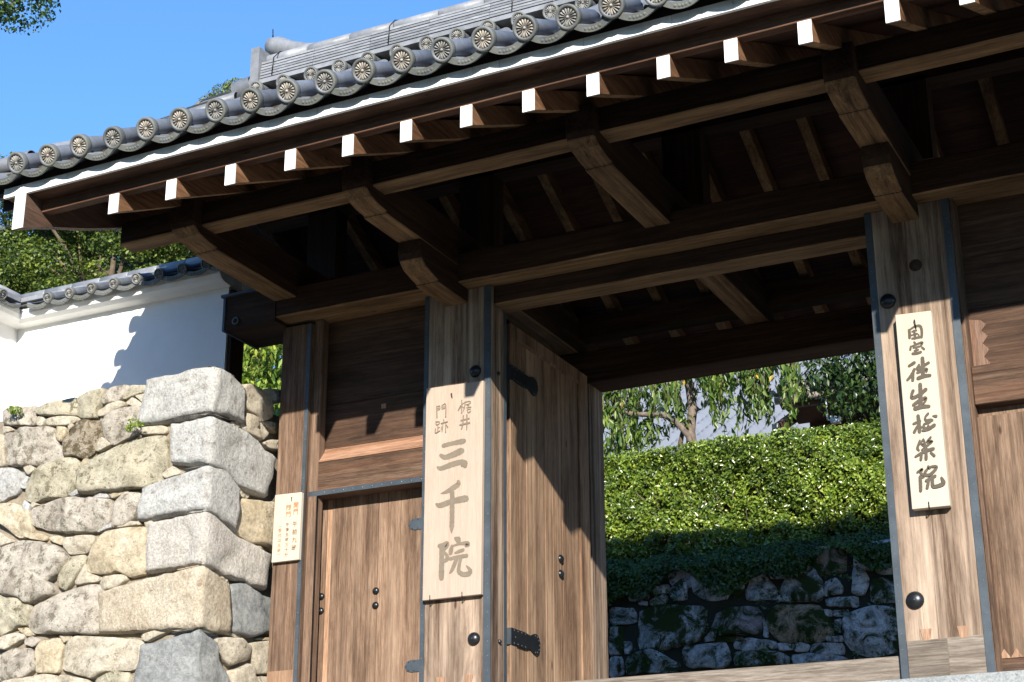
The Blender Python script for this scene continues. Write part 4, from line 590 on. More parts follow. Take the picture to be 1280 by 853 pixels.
# eave board, white strip pieces, filler
shear(box('eave_board', -7.535, 0.98, 7.90, 7.97, 4.792, 4.885, M['eave_x'], gate, 0.003, 0.002))
box('back_eave_board', -7.535, 0.98, 12.83, 12.90, 4.79, 4.90, M['eave_x'], gate, 0.003)
x = -7.74; i = 0
while x < 1.12:
    wd = 0.1815; o = shear(box('white_eave_piece', x, x+wd-0.003, 7.74, 7.762, 4.874, 4.943, M['white'], gate, 0.0015)); x += wd; i += 1
shear(box('eave_soffit', -7.735, 1.12, 7.763, 7.93, 4.879, 4.942, M['eave_x'], gate, 0.002))
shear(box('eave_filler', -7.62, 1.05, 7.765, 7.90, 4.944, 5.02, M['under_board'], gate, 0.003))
# barge boards at both verges
def barge(x0, x1):
    ys = [7.742, 8.05, 8.38, 8.73, 9.3, 9.9, 10.4]; zl = [4.617, 4.742, 4.862, 5.005, 5.25, 5.53, 5.80]
    lo = list(zip(ys, zl)); hi = [(y, z+0.252+0.04*(y-7.7)) for y, z in lo]; hi[0] = (7.742, 4.868+0.0)
    full = lo+[(20.8-y, z) for y, z in lo[::-1][1:]]; fh = hi+[(20.8-y, z) for y, z in hi[::-1][1:]]
    o = prism_x('barge_board', full+fh[::-1], x0, x1, M['barge_y'], gate, 0.0); shear(o)
    e = shear(box('white_end', x0-0.001, x1+0.001, 7.733, 7.7415, 4.616, 4.869, M['white'], o, 0.001))
    return o
barge(-7.627, -7.538); barge(1.0, 1.09)
for x0, x1 in ((-8.0, -7.63), (1.095, 1.465)):
    ys = [7.80, 8.6, 9.4, 10.4]; lo = [(y, rz(y)+0.27) for y in ys]; fl = lo+[(20.8-y, z) for y, z in lo[::-1][1:]]
    prism_x('verge_board', fl+[(y, z+0.03) for y, z in fl[::-1]], x0, x1, M['under_board'], gate)
# ---- left bay
for i, (z0, z1) in enumerate(((3.517, 3.86), (3.862, 4.20), (4.202, 4.53))):
    box('panel_board', -6.66, -5.69, 10.15-0.003*(i == 1), 10.18, z0, z1, M['panel_x'], gate, 0.003, 0.001)
box('wooden_plug', -6.135, -6.098, 10.141, 10.16, 3.768, 3.803, M['insert_z'], gate, 0.002)
prism_x('panel_ledge', [(10.149, 3.516), (10.048, 3.392), (10.25, 3.392), (10.25, 3.516)], -6.70, -5.69, M['ledge_x'], gate)
R_l = box('panel_rail', -6.70, -5.69, 10.05, 10.25, 3.170, 3.391, M['rail_x'], gate, 0.004, 0.002)
box('metal_strip', -6.70, -5.69, 10.044, 10.058, 3.134, 3.171, M['copper'], R_l, 0.001)
rivets([(-6.63+i*0.082, 10.044, 3.152) for i in range(12)], (0, -1, 0), R_l, 0.007)
box('door_head', -6.70, -5.69, 10.062, 10.25, 3.136, 3.169, M['orange_x'], gate, 0.002)
box('jamb', -6.687, -6.612, 10.045, 10.13, ROOT_Z, 4.53, M['post_z'], gate, 0.004, 0.001)
box('metal_strip', -6.6125, -6.608, 10.043, 10.062, ROOT_Z, 3.13, M['iron'], gate, 0)
sdoor = box('side_door', -6.72, -5.69, 10.235, 10.26, 1.55, 3.16, M['door_z'], gate, 0.002)
for i, (x0, x1) in enumerate(((-6.72, -6.615), (-6.612, -6.572), (-6.57, -6.172), (-6.169, -5.93), (-5.928, -5.69))):
    box('door_board', x0, x1, 10.200+0.002*(i % 2), 10.234, 1.55, 3.15, M['insert_z'] if i == 1 else M['door_z'], sdoor, 0.003, 0.001)
for x_, z_ in ((-6.64, 2.413), (-6.64, 2.307), (-6.176, 2.412), (-6.176, 2.307)): boss((x_, 10.199, z_), 0.027, 0.02, (0, -1, 0), sdoor, 'door_stud')
def plate(zc, xa, xb, h, y, parent):
    P = [(xb, zc-h), (xb, zc+h), (xa+0.05, zc+h), (xa+0.02, zc+h*0.75), (xa+0.012, zc+h*0.3), (xa, zc), (xa+0.012, zc-h*0.3), (xa+0.02, zc-h*0.75), (xa+0.05, zc-h)]
    V = [(a, y, b) for a, b in P]+[(a, y+0.006, b) for a, b in P]; n = len(P)
    o = link('hinge_plate', mesh('hinge_plate', V, [tuple(range(n))[::-1], tuple(range(n, 2*n))]+[(i, (i+1) % n, n+(i+1) % n, n+i) for i in range(n)], M['copper']), parent)
    rivets([(xa+0.035, y-0.0005, zc+h*0.7), (xa+0.035, y-0.0005, zc-h*0.7), (xa+0.018, y-0.0005, zc), (xa+0.08, y-0.0005, zc+h*0.75), (xa+0.08, y-0.0005, zc-h*0.75)], (0, -1, 0), parent, 0.005, M['iron'])
plate(2.869, -5.915, -5.70, 0.042, 10.193, sdoor); plate(1.851, -5.925, -5.70, 0.042, 10.193, sdoor)
# ---- right bay
for i, (z0, z1) in enumerate(((3.395, 3.80), (3.802, 4.16), (4.162, 4.53))):
    box('panel_board', -1.815, -0.84, 10.15-0.003*(i == 1), 10.18, z0, z1, M['panel_x'], gate, 0.003, 0.001)
box('jamb', -1.832, -1.808, 10.03, 10.16, ROOT_Z, 4.53, M['post_z'], gate, 0.002)
zz_ = [(-1.806, 3.40), (-1.735, 3.402), (-1.70, 3.43), (-1.738, 3.475), (-1.70, 3.52), (-1.738, 3.565), (-1.70, 3.61), (-1.738, 3.65), (-1.705, 3.69), (-1.735, 3.72), (-1.806, 3.735)]
V = [(a, 10.146, b) for a, b in zz_]+[(a, 10.152, b) for a, b in zz_]; n = len(zz_)
link('zigzag_patch', mesh('zigzag_patch', V, [tuple(range(n)), tuple(range(n, 2*n))[::-1]]+[(i, n+i, n+(i+1) % n, (i+1) % n) for i in range(n)], M['orange_x']), gate)
box('panel_rail', -1.806, -0.84, 10.05, 10.25, 3.140, 3.392, M['rail_x'], gate, 0.004, 0.002)
rdoor = box('side_door', -1.83, -0.84, 10.135, 10.16, 1.55, 3.13, M['door_z'], gate, 0.002)
for i, (x0, x1) in enumerate(((-1.828, -1.40), (-1.397, -1.1), (-1.097, -0.845))):
    box('door_board', x0, x1, 10.10+0.002*(i % 2), 10.134, 1.585, 3.075, M['door_z'], rdoor, 0.003, 0.001)
box('bottom_rail', -1.83, -0.84, 10.085, 10.25, ROOT_Z, 1.583, M['rail_x'], gate, 0.003)
P = [(-1.826, 1.588)]+[(-1.826+0.035*i, 1.588+(0.055 if i % 2 else 0.0)) for i in range(1, 12)]+[(-1.826+0.035*12, 1.588)]
V = [(a, 10.097, b) for a, b in P]; V += [(a, 10.1005, b) for a, b in P]
link('repair_teeth', mesh('repair_teeth', V, [(i, i+1, i+2) for i in range(0, len(P)-2, 2)], M['insert_z']), rdoor)
# ---- door leaves, standing open at right angles
def leaf(xf, sgn):
    xb = xf-0.05*sgn; A_ = lambda a, b: (min(a, b), max(a, b))
    root = box('door_leaf', *A_(xf-0.012*sgn, xb), 10.41, 11.79, 1.66, 4.375, M['leaf_z'], gate, 0.003)
    ys = [10.40, 10.50, 10.68, 10.83, 11.0, 11.13, 11.30, 11.46, 11.62, 11.80]
    for i in range(9):
        xo = xf+(0.0 if i in (0, 8) else random.choice((-0.010, -0.006, -0.008)))*sgn+(0.004 if i == 8 else 0)*sgn
        ztop = 4.38 if i in (0, 8) else 4.275
        box('door_plank', *A_(xo, xf-0.013*sgn), ys[i]+0.0015, ys[i+1]-0.0015, 1.655, ztop, M['leaf_z'], root, 0.003, 0.0008)
    box('top_rail', *A_(xf+0.001*sgn, xf-0.013*sgn), 10.502, 11.618, 4.285, 4.381, M['leaf_z'], root, 0.004)
    prism = box('rail_bead', *A_(xf+0.006*sgn, xf-0.009*sgn), 10.502, 11.618, 4.262, 4.284, M['leaf_z'], root, 0.004)
    for zc in (2.04, 3.99):
        h = 0.058; P = [(10.398, zc-h), (10.398, zc+h), (10.62, zc+h*1.0), (10.70, zc+h*0.82)]+[(10.79+0.075*math.cos(t), zc+0.075*math.sin(t)) for t in [math.pi*0.62-i*math.pi*1.24/9 for i in range(10)]]+[(10.70, zc-h*0.82), (10.62, zc-h)]
        xa, xb2 = xf+0.007*sgn, xf-0.001*sgn; V = [(xa, a, b) for a, b in P]+[(xb2, a, b) for a, b in P]; n = len(P)
        fs = [tuple(range(n)), tuple(range(n, 2*n))[::-1]]+[(i, n+i, n+(i+1) % n, (i+1) % n) for i in range(n)]
        o = link('strap_hinge', mesh('strap_hinge', V, fs, M['iron']), root)
        box('hinge_wrap', *A_(xf+0.004*sgn, xb), 10.392, 10.3995, zc-h, zc+h, M['copper'], root, 0.001)
        pts = [(xa, 10.44+0.06*i, zc+h*0.78) for i in range(4)]+[(xa, 10.44+0.06*i, zc-h*0.78) for i in range(4)]+[(xa, 10.79+0.06*math.cos(t), zc+0.06*math.sin(t)) for t in [math.pi*0.55-i*math.pi*1.1/6 for i in range(7)]]+[(xa, 10.46, zc)]
        rivets(pts, (sgn, 0, 0), root, 0.0065)
    for z_ in (2.756, 2.64): boss((xf+(-0.008)*sgn, 11.255, z_), 0.034, 0.028, (sgn, 0, 0), root, 'door_stud')
    return root
leaf(-5.19, 1); leaf(-2.335, -1)
# ================================================================ ROOF
TH = math.radians(27.0)
def ts(u): return 0.51*u+0.062*u*u                       # tile surface rise above the eave
ROOF_Z0 = 4.975
def surf(y): return ROOF_Z0+ts(y-7.6)
yy = [7.78+0.2*i for i in range(14)]; yy[-1] = 10.4
up = [(y, surf(y)-0.035) for y in yy]; lo = [(7.985, rz(7.985)+0.185), (9.2, rz(9.2)+0.185), (10.4, rz(10.4)+0.185)]
full = up+[(20.8-y, z) for y, z in up[::-1][1:]]; fl = lo+[(20.8-y, z) for y, z in lo[::-1][1:]]
roof = prism_x('roof', full+[(13.02, 4.945), (12.815, 4.945)]+fl[::-1]+[(7.985, 4.96), (7.78, 4.96)], -7.98, 1.44, M['dark_void'], gate)
# eave tile with sixteen-petal crest
def crest_tile(rt=0.060, rd=0.0765, L=0.44, pet=16, pm_='petal'):
    parts = []; n = 28
    # tube
    V, F_ = [], []
    for y_, r_ in ((0.035, rt), (L, rt), (L, rt*0.92)):
        for k in range(n): t = 2*math.pi*k/n; V.append((math.cos(t)*r_, y_, math.sin(t)*r_))
    for i in range(2):
        for k in range(n): F_.append((i*n+k, i*n+(k+1) % n, (i+1)*n+(k+1) % n, (i+1)*n+k))
    parts.append((V, F_, 0))
    # rim
    V, F_ = [], []; rr = [(0.05, rd*0.94), (0.046, rd), (0.006, rd), (0.0, rd*0.965), (0.0, rd*0.80), (0.004, rd*0.755), (0.013, rd*0.75)]
    for y_, r_ in rr:
        for k in range(n): t = 2*math.pi*k/n; V.append((math.cos(t)*r_, y_, math.sin(t)*r_))
    for i in range(len(rr)-1):
        for k in range(n): F_.append((i*n+k, i*n+(k+1) % n, (i+1)*n+(k+1) % n, (i+1)*n+k))
    V.append((0, 0.013, 0)); b = (len(rr)-1)*n
    for k in range(n): F_.append((b+k, b+(k+1) % n, len(V)-1))
    k_ = len(rr)-2; I_ = [0 if (q//n) >= len(rr)-3 else 1 for q in range(len(F_))]; parts.append((V, F_, I_))
    # petals
    V, F_ = [], []; ro = rd*0.72; ri = rd*0.13
    for k in range(pet):
        t = 2*math.pi*(k+0.5)/pet; w_ = math.pi/pet*0.66; d = lambda a, r_, y_: (math.cos(t+a)*r_, y_, math.sin(t+a)*r_)
        b = len(V); V += [d(0, ri, 0.004), d(-w_*0.9, ro*0.55, 0.0115), d(-w_, ro*0.88, 0.0115), d(0, ro, 0.008), d(w_, ro*0.88, 0.0115), d(w_*0.9, ro*0.55, 0.0115), d(0, ro*0.82, -0.001), d(0, ro*0.5, 0.0005)]
        F_ += [(b, b+1, b+7), (b+1, b+2, b+6, b+7), (b+2, b+3, b+6), (b+3, b+4, b+6), (b+4, b+5, b+7, b+6), (b+5, b, b+7)]
    parts.append((V, F_, 2))
    V, F_ = dome((0, 0.006, 0), rd*0.13, 0.010, (0, -1, 0), 10, 3, False); parts.append((V, F_, 2))
    V, F_, I = join(parts); me = mesh('round_eave_tile', V, F_, [M['tile'], M['tile_moss'], M[pm_]], True, I)
    bm = bmesh.new(); bm.from_mesh(me); bmesh.ops.recalc_face_normals(bm, faces=bm.faces[:]); bm.to_mesh(me); bm.free(); return me
def pend_tile(W=0.2738, face=0.040, sag=0.056, L=0.42, top=-0.018):
    n = 14; V, F_ = [], []
    xs = [-W/2+W*i/n for i in range(n+1)]; zt = [top-sag*(1-(2*x_/W)**2) for x_ in xs]
    for (y_, dz) in ((0.02, 0.004), (0.0, 0.0), (0.0, -face), (0.022, -face), (0.022, -0.016), (L, -0.016), (L, 0.004)):
        for x_, z_ in zip(xs, zt): V.append((x_, y_, z_+dz))
    m_ = n+1
    for j in range(7):
        for i in range(n): a = j*m_; b = ((j+1) % 7)*m_; F_.append((a+i, a+i+1, b+i+1, b+i))
    idx = [0]*len(F_)
    for q in range(n): idx[q] = 0; idx[n+q] = 1; idx[2*n+q] = 1
    # carved scrolls
    for cx_ in (-0.045, -0.02, 0.0, 0.02, 0.045):
        zc = top-sag*(1-(2*cx_/W)**2)-face*0.52; v2, f2 = dome((cx_, 0.001, zc), 0.011, 0.005, (0, -1, 0), 8, 2, False); o = len(V); V += [tuple(q) for q in v2]; F_ += [tuple(o+k for k in q) for q in f2]; idx += [1]*len(f2)
    for s in (-1, 1):                            # raised lower lip
        pass
    me = mesh('flat_eave_tile', V, F_, [M['tile'], M['tile_moss']], True, idx)
    bm = bmesh.new(); bm.from_mesh(me); bmesh.ops.recalc_face_normals(bm, faces=bm.faces[:]); bm.to_mesh(me); bm.free()
    me.polygons.foreach_set('use_smooth', [False]*len(me.polygons)); return me
cm, cm2, pm = crest_tile(), crest_tile(0.059, 0.0755, 0.44, 16, 'petal_dull'), pend_tile(L=0.30)
SP = 0.2738; X0 = -7.258-SP
for k in range(0, 32):
    x = X0+SP*k
    o = link('round_eave_tile', cm if k % 3 else cm2, roof, (x, 7.6+random.uniform(-.006, .006), 5.016+tilt(x)*0.6+random.uniform(-.003, .003))); o.rotation_mode = 'YXZ'; o.rotation_euler = (TH+random.uniform(-.035, .035), random.uniform(-3, 3), random.uniform(-.04, .04))
    for s in ([-1, 0] if k == 0 else [0]):
        xm = x+SP*0.5+SP*s; q = link('flat_eave_tile', pm, roof, (xm, 7.612, 5.016+tilt(xm)*0.6+random.uniform(-.003, .003))); q.rotation_euler = (TH*0.95, 0, random.uniform(-.012, .012))
# tile field behind the eave row, front and back slope
V, F_ = [], []
def halftube(xc, pts, r, n=8, squash=1.0):
    o = len(V)
    for (y, z) in pts:
        for k in range(n+1): t = math.pi*k/n; V.append((xc+math.cos(t)*r, y, z+math.sin(t)*r*squash))
    for i in range(len(pts)-1):
        for k in range(n): a = o+i*(n+1)+k; F_.append((a, a+1, a+n+2, a+n+1))
segs = []
y = 7.95
while y < 10.05: segs.append((y, min(y+0.30, 10.12))); y += 0.30
for k in range(-1, 33):
    xc = X0+SP*k
    for flip in (0, 1):
        if not flip and not (0 <= k < 32): continue
        for (a, b_) in segs:
            f = (lambda q: 20.8-q) if flip else (lambda q: q)
            halftube(xc, [(f(a), surf(a)+0.012), (f(a+0.02), surf(a+.02)+0.028), (f(b_+0.02), surf(b_+.02)+0.012)], 0.062)
    for flip in (0, 1):
        o = len(V); pts = [7.9+0.1*i for i in range(24)]
        for y in pts:
            for j in range(7):
                xx = xc+SP*0.5+SP*(j/6-0.5); V.append((xx, 20.8-y if flip else y, surf(y)+0.012-0.045*(1-((j/6-0.5)*2)**2)+0.012*((y*3.3) % 1)))
        for i in range(len(pts)-1):
            for j in range(6): a = o+i*7+j; F_.append((a, a+1, a+8, a+7))
kind(link('tile_field', mesh('tile_field', V, F_, M['tile'], True), roof), 'stuff')
# back eave row
for k in range(0, 32):
    x = X0+SP*k; o = link('round_eave_tile', cm, roof, (x, 13.2, 5.016)); o.rotation_euler = (TH, 0, math.pi)
    q = link('flat_eave_tile', pm, roof, (x+SP*0.5, 13.19, 5.016)); q.rotation_euler = (TH*0.95, 0, math.pi)
# verge tiles lying across the slope edge
vm = crest_tile(0.060, 0.072, 0.40)
for side in (0, 1):
    for flip in (0, 1):
        for i in range(10):
            y = 7.86+0.255*i
            if y > 10.2: break
            z = surf(y)+0.035; xx = -8.03 if side == 0 else 1.49; yv = 20.8-y if flip else y
            o = link('verge_tile', vm, roof, (xx, yv, z)); o.rotation_euler = (math.radians(2), 0, -math.pi/2 if side == 0 else math.pi/2)
            yq = yv+(0.127 if not flip else -0.127); q = link('verge_flat_tile', pm, roof, (xx+(0.012 if side == 0 else -0.012), yq, surf(y+0.127)+0.03)); q.rotation_euler = (0.05, 0, -math.pi/2 if side == 0 else math.pi/2)
# descending roll inside each verge
for xr in (-7.68, 1.14):
    for flip in (0, 1):
        for nm, pts, lift, rad in (('verge_cap', [8.0, 8.08, 8.3, 8.5], 0.055, [0.05, 0.085, 0.085, 0.04]), ('verge_roll', [8.45, 8.9, 9.4, 9.8, 10.15], 0.0, [0.06]*5)):
            path = [(xr, 20.8-y if flip else y, surf(y)+lift) for y in pts]; Vt, Ft = tube(path, rad, 16)
            link(nm, mesh(nm, Vt, Ft, M['tile_light'], True), roof)
# ---- main ridge
ridge = roof
rm = crest_tile(0.055, 0.066, 0.30, 16, 'petal_dull')
k = 0; x = -7.42
while x < 0.9:
    o = link('ridge_round_tile', rm, roof, (x, 10.1, 6.745+random.uniform(-.003, .003))); o.rotation_mode = 'YXZ'; o.rotation_euler = (math.radians(14), random.uniform(-3, 3), 0)
    x += 0.2727
def ridge_lift(x): d = max(0, 0.55-min(x+7.6, -0.0+0.07-x+0.0) if False else 0); return d
RX0, RX1 = -7.45, 0.96
lay = [(10.165, 6.825, 0.040, 'tile_light')]+[q for i in range(6) for q in ((10.225+0.004*i, 6.866+0.0285*i, 0.011, 'tile'), (10.168+0.004*i, 6.877+0.0285*i, 0.0185, 'tile_light'))]
for li, (yf, z0, h, mt) in enumerate(lay):
    if mt == 'tile': box('ridge_core', RX0+0.02, RX1-0.02, yf, 20.8-yf, z0-0.004, z0+h+0.004, M['tile'], roof, 0); continue
    x = RX0-(0.11 if li % 2 else 0.0)
    while x < RX1:
        x1 = min(x+0.55, RX1); xa = max(x, RX0)
        if x1-xa > 0.03: box('ridge_tile', xa+0.0015, x1-0.0015, yf+random.uniform(-.002, .002), 20.8-yf, z0, z0+h, M[mt], roof, 0.006)
        x += 0.55
x = RX0; m_ = None
while x < RX1-0.05:
    L = min(0.42, RX1-x); Vt, Ft = tube([(x+0.002, 10.4, 7.165), (x+0.02, 10.4, 7.165), (x+L-0.004, 10.4, 7.165)], [0.075, 0.082, 0.082], 18)
    Vt = [(v[0], 10.4+(v[1]-10.4)*1.9, 7.105+(v[2]-7.165)*0.98) for v in Vt]
    link('ridge_cap_tile', mesh('ridge_cap_tile', Vt, Ft, M['tile_light'], True), roof); x += L
for xw in (-7.30, -6.17, -5.05, -3.9, -2.7): # copper tie wires over the ridge
    Vt, Ft = tube([(xw, 10.160, 6.88), (xw, 10.175, 7.05), (xw, 10.26, 7.15), (xw, 10.33, 7.185), (xw, 10.4, 7.192)], [0.005]*5, 6); link('tie_wire', mesh('tie_wire', Vt, Ft, M['iron'], True), roof)
# ridge end ornament, plain slab with curled cap
for s, xe in ((-1, -7.46), (1, 1.0)):
    e = box('ridge_end_slab', xe-0.05, xe+0.035, 10.14, 10.66, 6.78, 7.17, M['tile_light'], roof, 0.012)
    path = [(xe-s*0.75, 10.4, 7.12), (xe-s*0.55, 10.4, 7.135), (xe-s*0.35, 10.4, 7.17), (xe-s*0.18, 10.4, 7.225), (xe-s*0.04, 10.4, 7.295), (xe+s*0.045, 10.4, 7.325), (xe+s*0.075, 10.4, 7.335)]
    Vt, Ft = tube(path, [0.06, 0.068, 0.075, 0.085, 0.093, 0.075, 0.03], 16); link('ridge_end_cap', mesh('ridge_end_cap', Vt, Ft, M['tile_light'], True), roof)
    Vt, Ft = tube([(xe+s*0.02, 10.4, 7.4), (xe+s*0.025, 10.4, 7.49)], [0.007, 0.004], 6); link('lightning_pin', mesh('lightning_pin', Vt, Ft, M['iron'], True), roof)
    Vt, Ft = tube([(xe+s*0.06, 10.22, 6.86), (xe+s*0.23, 10.22, 6.83)], [0.085, 0.095], 18, False); V2, F2 = tube([(xe+s*0.231, 10.22, 6.83), (xe+s*0.06, 10.22, 6.86)], [0.075, 0.065], 18, True)
    Vj, Fj, _ = join([(Vt, Ft), (V2, F2)]); link('ridge_foot_roll', mesh('ridge_foot_roll', Vj, Fj, M['tile'], True), roof)
# ================================================================ SIGN BOARDS
def hook(x, y, z, parent, h=0.05):
    Vt, Ft = tube([(x, y+0.03, z-0.012), (x, y-0.006, z-0.012), (x, y-0.008, z+h*0.6)], [0.004, 0.004, 0.003], 6); link('iron_hook', mesh('iron_hook', Vt, Ft, M['iron'], True), parent)
s1 = thing('sign_board', 'tall wide pale wooden sign board with large grey brushed characters, on the left pillar', 'sign', (-5.41, 9.97, 2.251), 'temple sign boards')
V = [(-5.644, 9.95, 3.794), (-5.181, 9.95, 3.785), (-5.193, 9.95, 2.2535), (-5.649, 9.95, 2.251)]
def board(pts, y0, y1, mat, parent):
    V = [(a, y0, b) for a, b in pts]+[(a, y1, b) for a, b in pts]
    bm = bmesh.new(); vv = [bm.verts.new(p) for p in V]
    for f in [(0, 1, 2, 3), (7, 6, 5, 4), (0, 4, 5, 1), (1, 5, 6, 2), (2, 6, 7, 3), (3, 7, 4, 0)]: bm.faces.new([vv[i] for i in f])
    bmesh.ops.recalc_face_normals(bm, faces=bm.faces[:]); bmesh.ops.bevel(bm, geom=bm.edges[:], offset=0.0025, segments=1, affect='EDGES')
    me = bpy.data.meshes.new('board'); bm.to_mesh(me); bm.free(); me.materials.append(mat); return link('board', me, parent)
board([(-5.644, 3.794), (-5.181, 3.785), (-5.193, 2.2535), (-5.649, 2.251)], 9.95, 9.985, M['sign_z'], s1)
link('lettering', brush_mesh(SAN, 9.95, M['ink'], 1.28), s1); link('small_lettering', brush_mesh(KAJI, 9.948, M['ink'], 1.1), s1)
hook(-5.586, 9.95, 2.251, s1); hook(-5.335, 9.95, 2.252, s1)
Vt, Ft = tube([(-5.435, 9.955, 3.725), (-5.435, 9.944, 3.722), (-5.428, 9.944, 3.69)], [0.005, 0.006, 0.003], 6); link('iron_staple', mesh('iron_staple', Vt, Ft, M['iron'], True), s1)
s2 = thing('sign_board', 'tall narrow cream sign board with dark cursive characters, on the right pillar', 'sign', (-2.11, 9.96, 2.497), 'temple sign boards')
board([(-2.222, 3.766), (-1.996, 3.757), (-1.993, 2.496), (-2.222, 2.499)], 9.93, 9.985, M['sign2_z'], s2)
link('lettering', brush_mesh(OJO, 9.93, M['ink2'], 1.12), s2)
hook(-2.116, 9.93, 2.497, s2, 0.06)
Vt, Ft = tube([(-2.105, 9.935, 3.715), (-2.103, 9.922, 3.70), (-2.096, 9.922, 3.65)], [0.005, 0.006, 0.003], 6); link('iron_staple', mesh('iron_staple', Vt, Ft, M['iron'], True), s2)
s3 = thing('notice_board', 'small pale wooden notice board with faint red opening hours, on the narrow left post', 'sign', (-6.81, 9.98, 2.648))
board([(-6.926, 3.158), (-6.692, 3.152), (-6.694, 2.648), (-6.931, 2.648)], 9.962, 9.995, M['sign2_z'], s3)
def text(name, body, x, z, size, y, mat, parent, spacing=1.0):
    V, F_ = [], []
    for i, ch in enumerate(body):
        if ch == ' ': continue
        c = bpy.data.curves.new('t', 'FONT'); c.body = ch; c.size = size; c.align_x = 'CENTER'; c.offset = size*0.012; c.resolution_u = 2
        o = bpy.data.objects.new('t', c); me = bpy.data.meshes.new_from_object(o); o_ = len(V)
        cx_ = 0
        for v in me.vertices: V.append((x+v.co.x, y, z-i*size*spacing+v.co.y-size*0.9))
        for p in me.polygons: F_.append(tuple(o_+k for k in p.vertices))
        bpy.data.objects.remove(o); bpy.data.curves.remove(c); bpy.data.meshes.remove(me)
    return link(name, mesh(name, V, F_, mat), parent)
text('lettering', '開門', -6.735, 3.085, 0.048, 9.9605, M['ink3'], s3, 1.05); text('lettering', '午前九時', -6.738, 2.94, 0.044, 9.9605, M['ink4'], s3, 1.35)
text('lettering', '閉門', -6.800, 3.072, 0.048, 9.9605, M['ink3'], s3, 1.05); text('lettering', '午後五時三十分', -6.803, 2.935, 0.031, 9.9605, M['ink4'], s3, 1.2)
text('lettering', '︵受付は五時︶', -6.868, 2.935, 0.031, 9.9605, M['ink3'], s3, 1.2)
Vt, Ft = tube([(-6.775, 9.965, 3.125), (-6.775, 9.957, 3.12), (-6.772, 9.957, 3.09)], [0.003, 0.004, 0.002], 6); link('iron_staple', mesh('iron_staple', Vt, Ft, M['iron'], True), s3)
# ================================================================ PLASTER WALL WITH TILED COPING
pw = thing('plaster_wall', 'white plastered wall with grey tiled coping above the stone wall', 'wall', (-9.0, 10.6, 3.94))
box('wall_face', -10.15, -7.862, 10.5, 10.68, 3.8, 5.30, M['plaster'], pw, 0)
box('wall_face', -10.33, -10.15, 9.62, 10.68, 3.8, 5.30, M['plaster'], pw, 0)
box('end_board', -7.861, -7.825, 10.52, 10.70, 3.8, 5.16, M['beam_z'], pw, 0.003)
corn = [(0.0, 5.185), (0.10, 5.195), (0.145, 5.215), (0.165, 5.25), (0.165, 5.30), (0.0, 5.305)]
V = []; n = len(corn)
for (end, f) in (('m', None),):
    sec = [[(-7.84, 10.5-d, z) for d, z in corn], [(-10.15+d, 10.5-d, z) for d, z in corn], [(-10.15+d, 9.62, z) for d, z in corn]]
    for s_ in sec: V += s_
F_ = [(j*n+i, j*n+(i+1) % n, (j+1)*n+(i+1) % n, (j+1)*n+i) for j in range(2) for i in range(n)]+[tuple(range(n)), tuple(range(2*n, 3*n))[::-1]]
link('cornice', mesh('cornice', V, F_, M['plaster'], False), pw)
c2 = crest_tile(0.040, 0.048, 0.34, 16, 'petal_dull'); p2 = pend_tile(0.2405, 0.036, 0.034, 0.32, -0.008)
TC = math.radians(24)
for k in range(10):
    x = -7.69-0.2405*k
    if x < -9.85: break
    o = link('round_coping_tile', c2, pw, (x, 10.25, 5.312)); o.rotation_mode = 'YXZ'; o.rotation_euler = (TC, random.uniform(-3, 3), 0)
for k in range(11):
    x = -7.57-0.2405*k
    if x < -9.95: break
    q = link('flat_coping_tile', p2, pw, (x-0.0, 10.262, 5.318)); q.rotation_euler = (TC*0.7, 0, 0)
for k in range(3):
    y = 10.02-0.2405*k; o = link('round_coping_tile', c2, pw, (-9.90, y, 5.312)); o.rotation_euler = (TC, 0, math.pi/2)
    q = link('flat_coping_tile', p2, pw, (-9.912, y+0.12, 5.318)); q.rotation_euler = (TC*0.7, 0, math.pi/2)
# coping slopes and ridge
V = [(-7.8, 10.29, 5.31), (-7.8, 10.59, 5.47), (-7.8, 10.89, 5.31), (-10.24, 10.59, 5.47), (-9.94, 10.29, 5.31), (-10.54, 10.89, 5.31), (-9.94, 9.6, 5.31), (-10.24, 9.6, 5.47), (-10.54, 9.6, 5.31), (-7.8, 10.59, 5.29), (-10.24, 10.59, 5.29)]
link('coping_bed', mesh('coping_bed', V, [(0, 4, 3, 1), (1, 3, 5, 2), (4, 6, 7, 3), (3, 7, 8, 5), (0, 1, 2), (6, 8, 7), (0, 2, 5, 4), (4, 5, 8, 6)], M['tile']), pw)
def ridge_run(p, q, r=0.052):
    p, q = Vector(p), Vector(q); L = (q-p).length; k = max(1, round(L/0.3))
    for i in range(k):
        a = p.lerp(q, i/k); b_ = p.lerp(q, (i+0.985)/k); Vt, Ft = tube([a, a.lerp(b_, 0.06), b_], [r*0.9, r, r], 14); link('coping_ridge_tile', mesh('coping_ridge_tile', Vt, Ft, M['tile_light'], True), pw)
ridge_run((-7.75, 10.59, 5.515), (-10.24, 10.59, 5.515)); ridge_run((-10.24, 10.55, 5.515), (-10.24, 9.6, 5.515))
box('coping_course', -10.2, -7.78, 10.47, 10.71, 5.435, 5.475, M['tile_light'], pw, 0.006); box('coping_course', -10.36, -10.12, 9.6, 10.46, 5.435, 5.475, M['tile_light'], pw, 0.006)
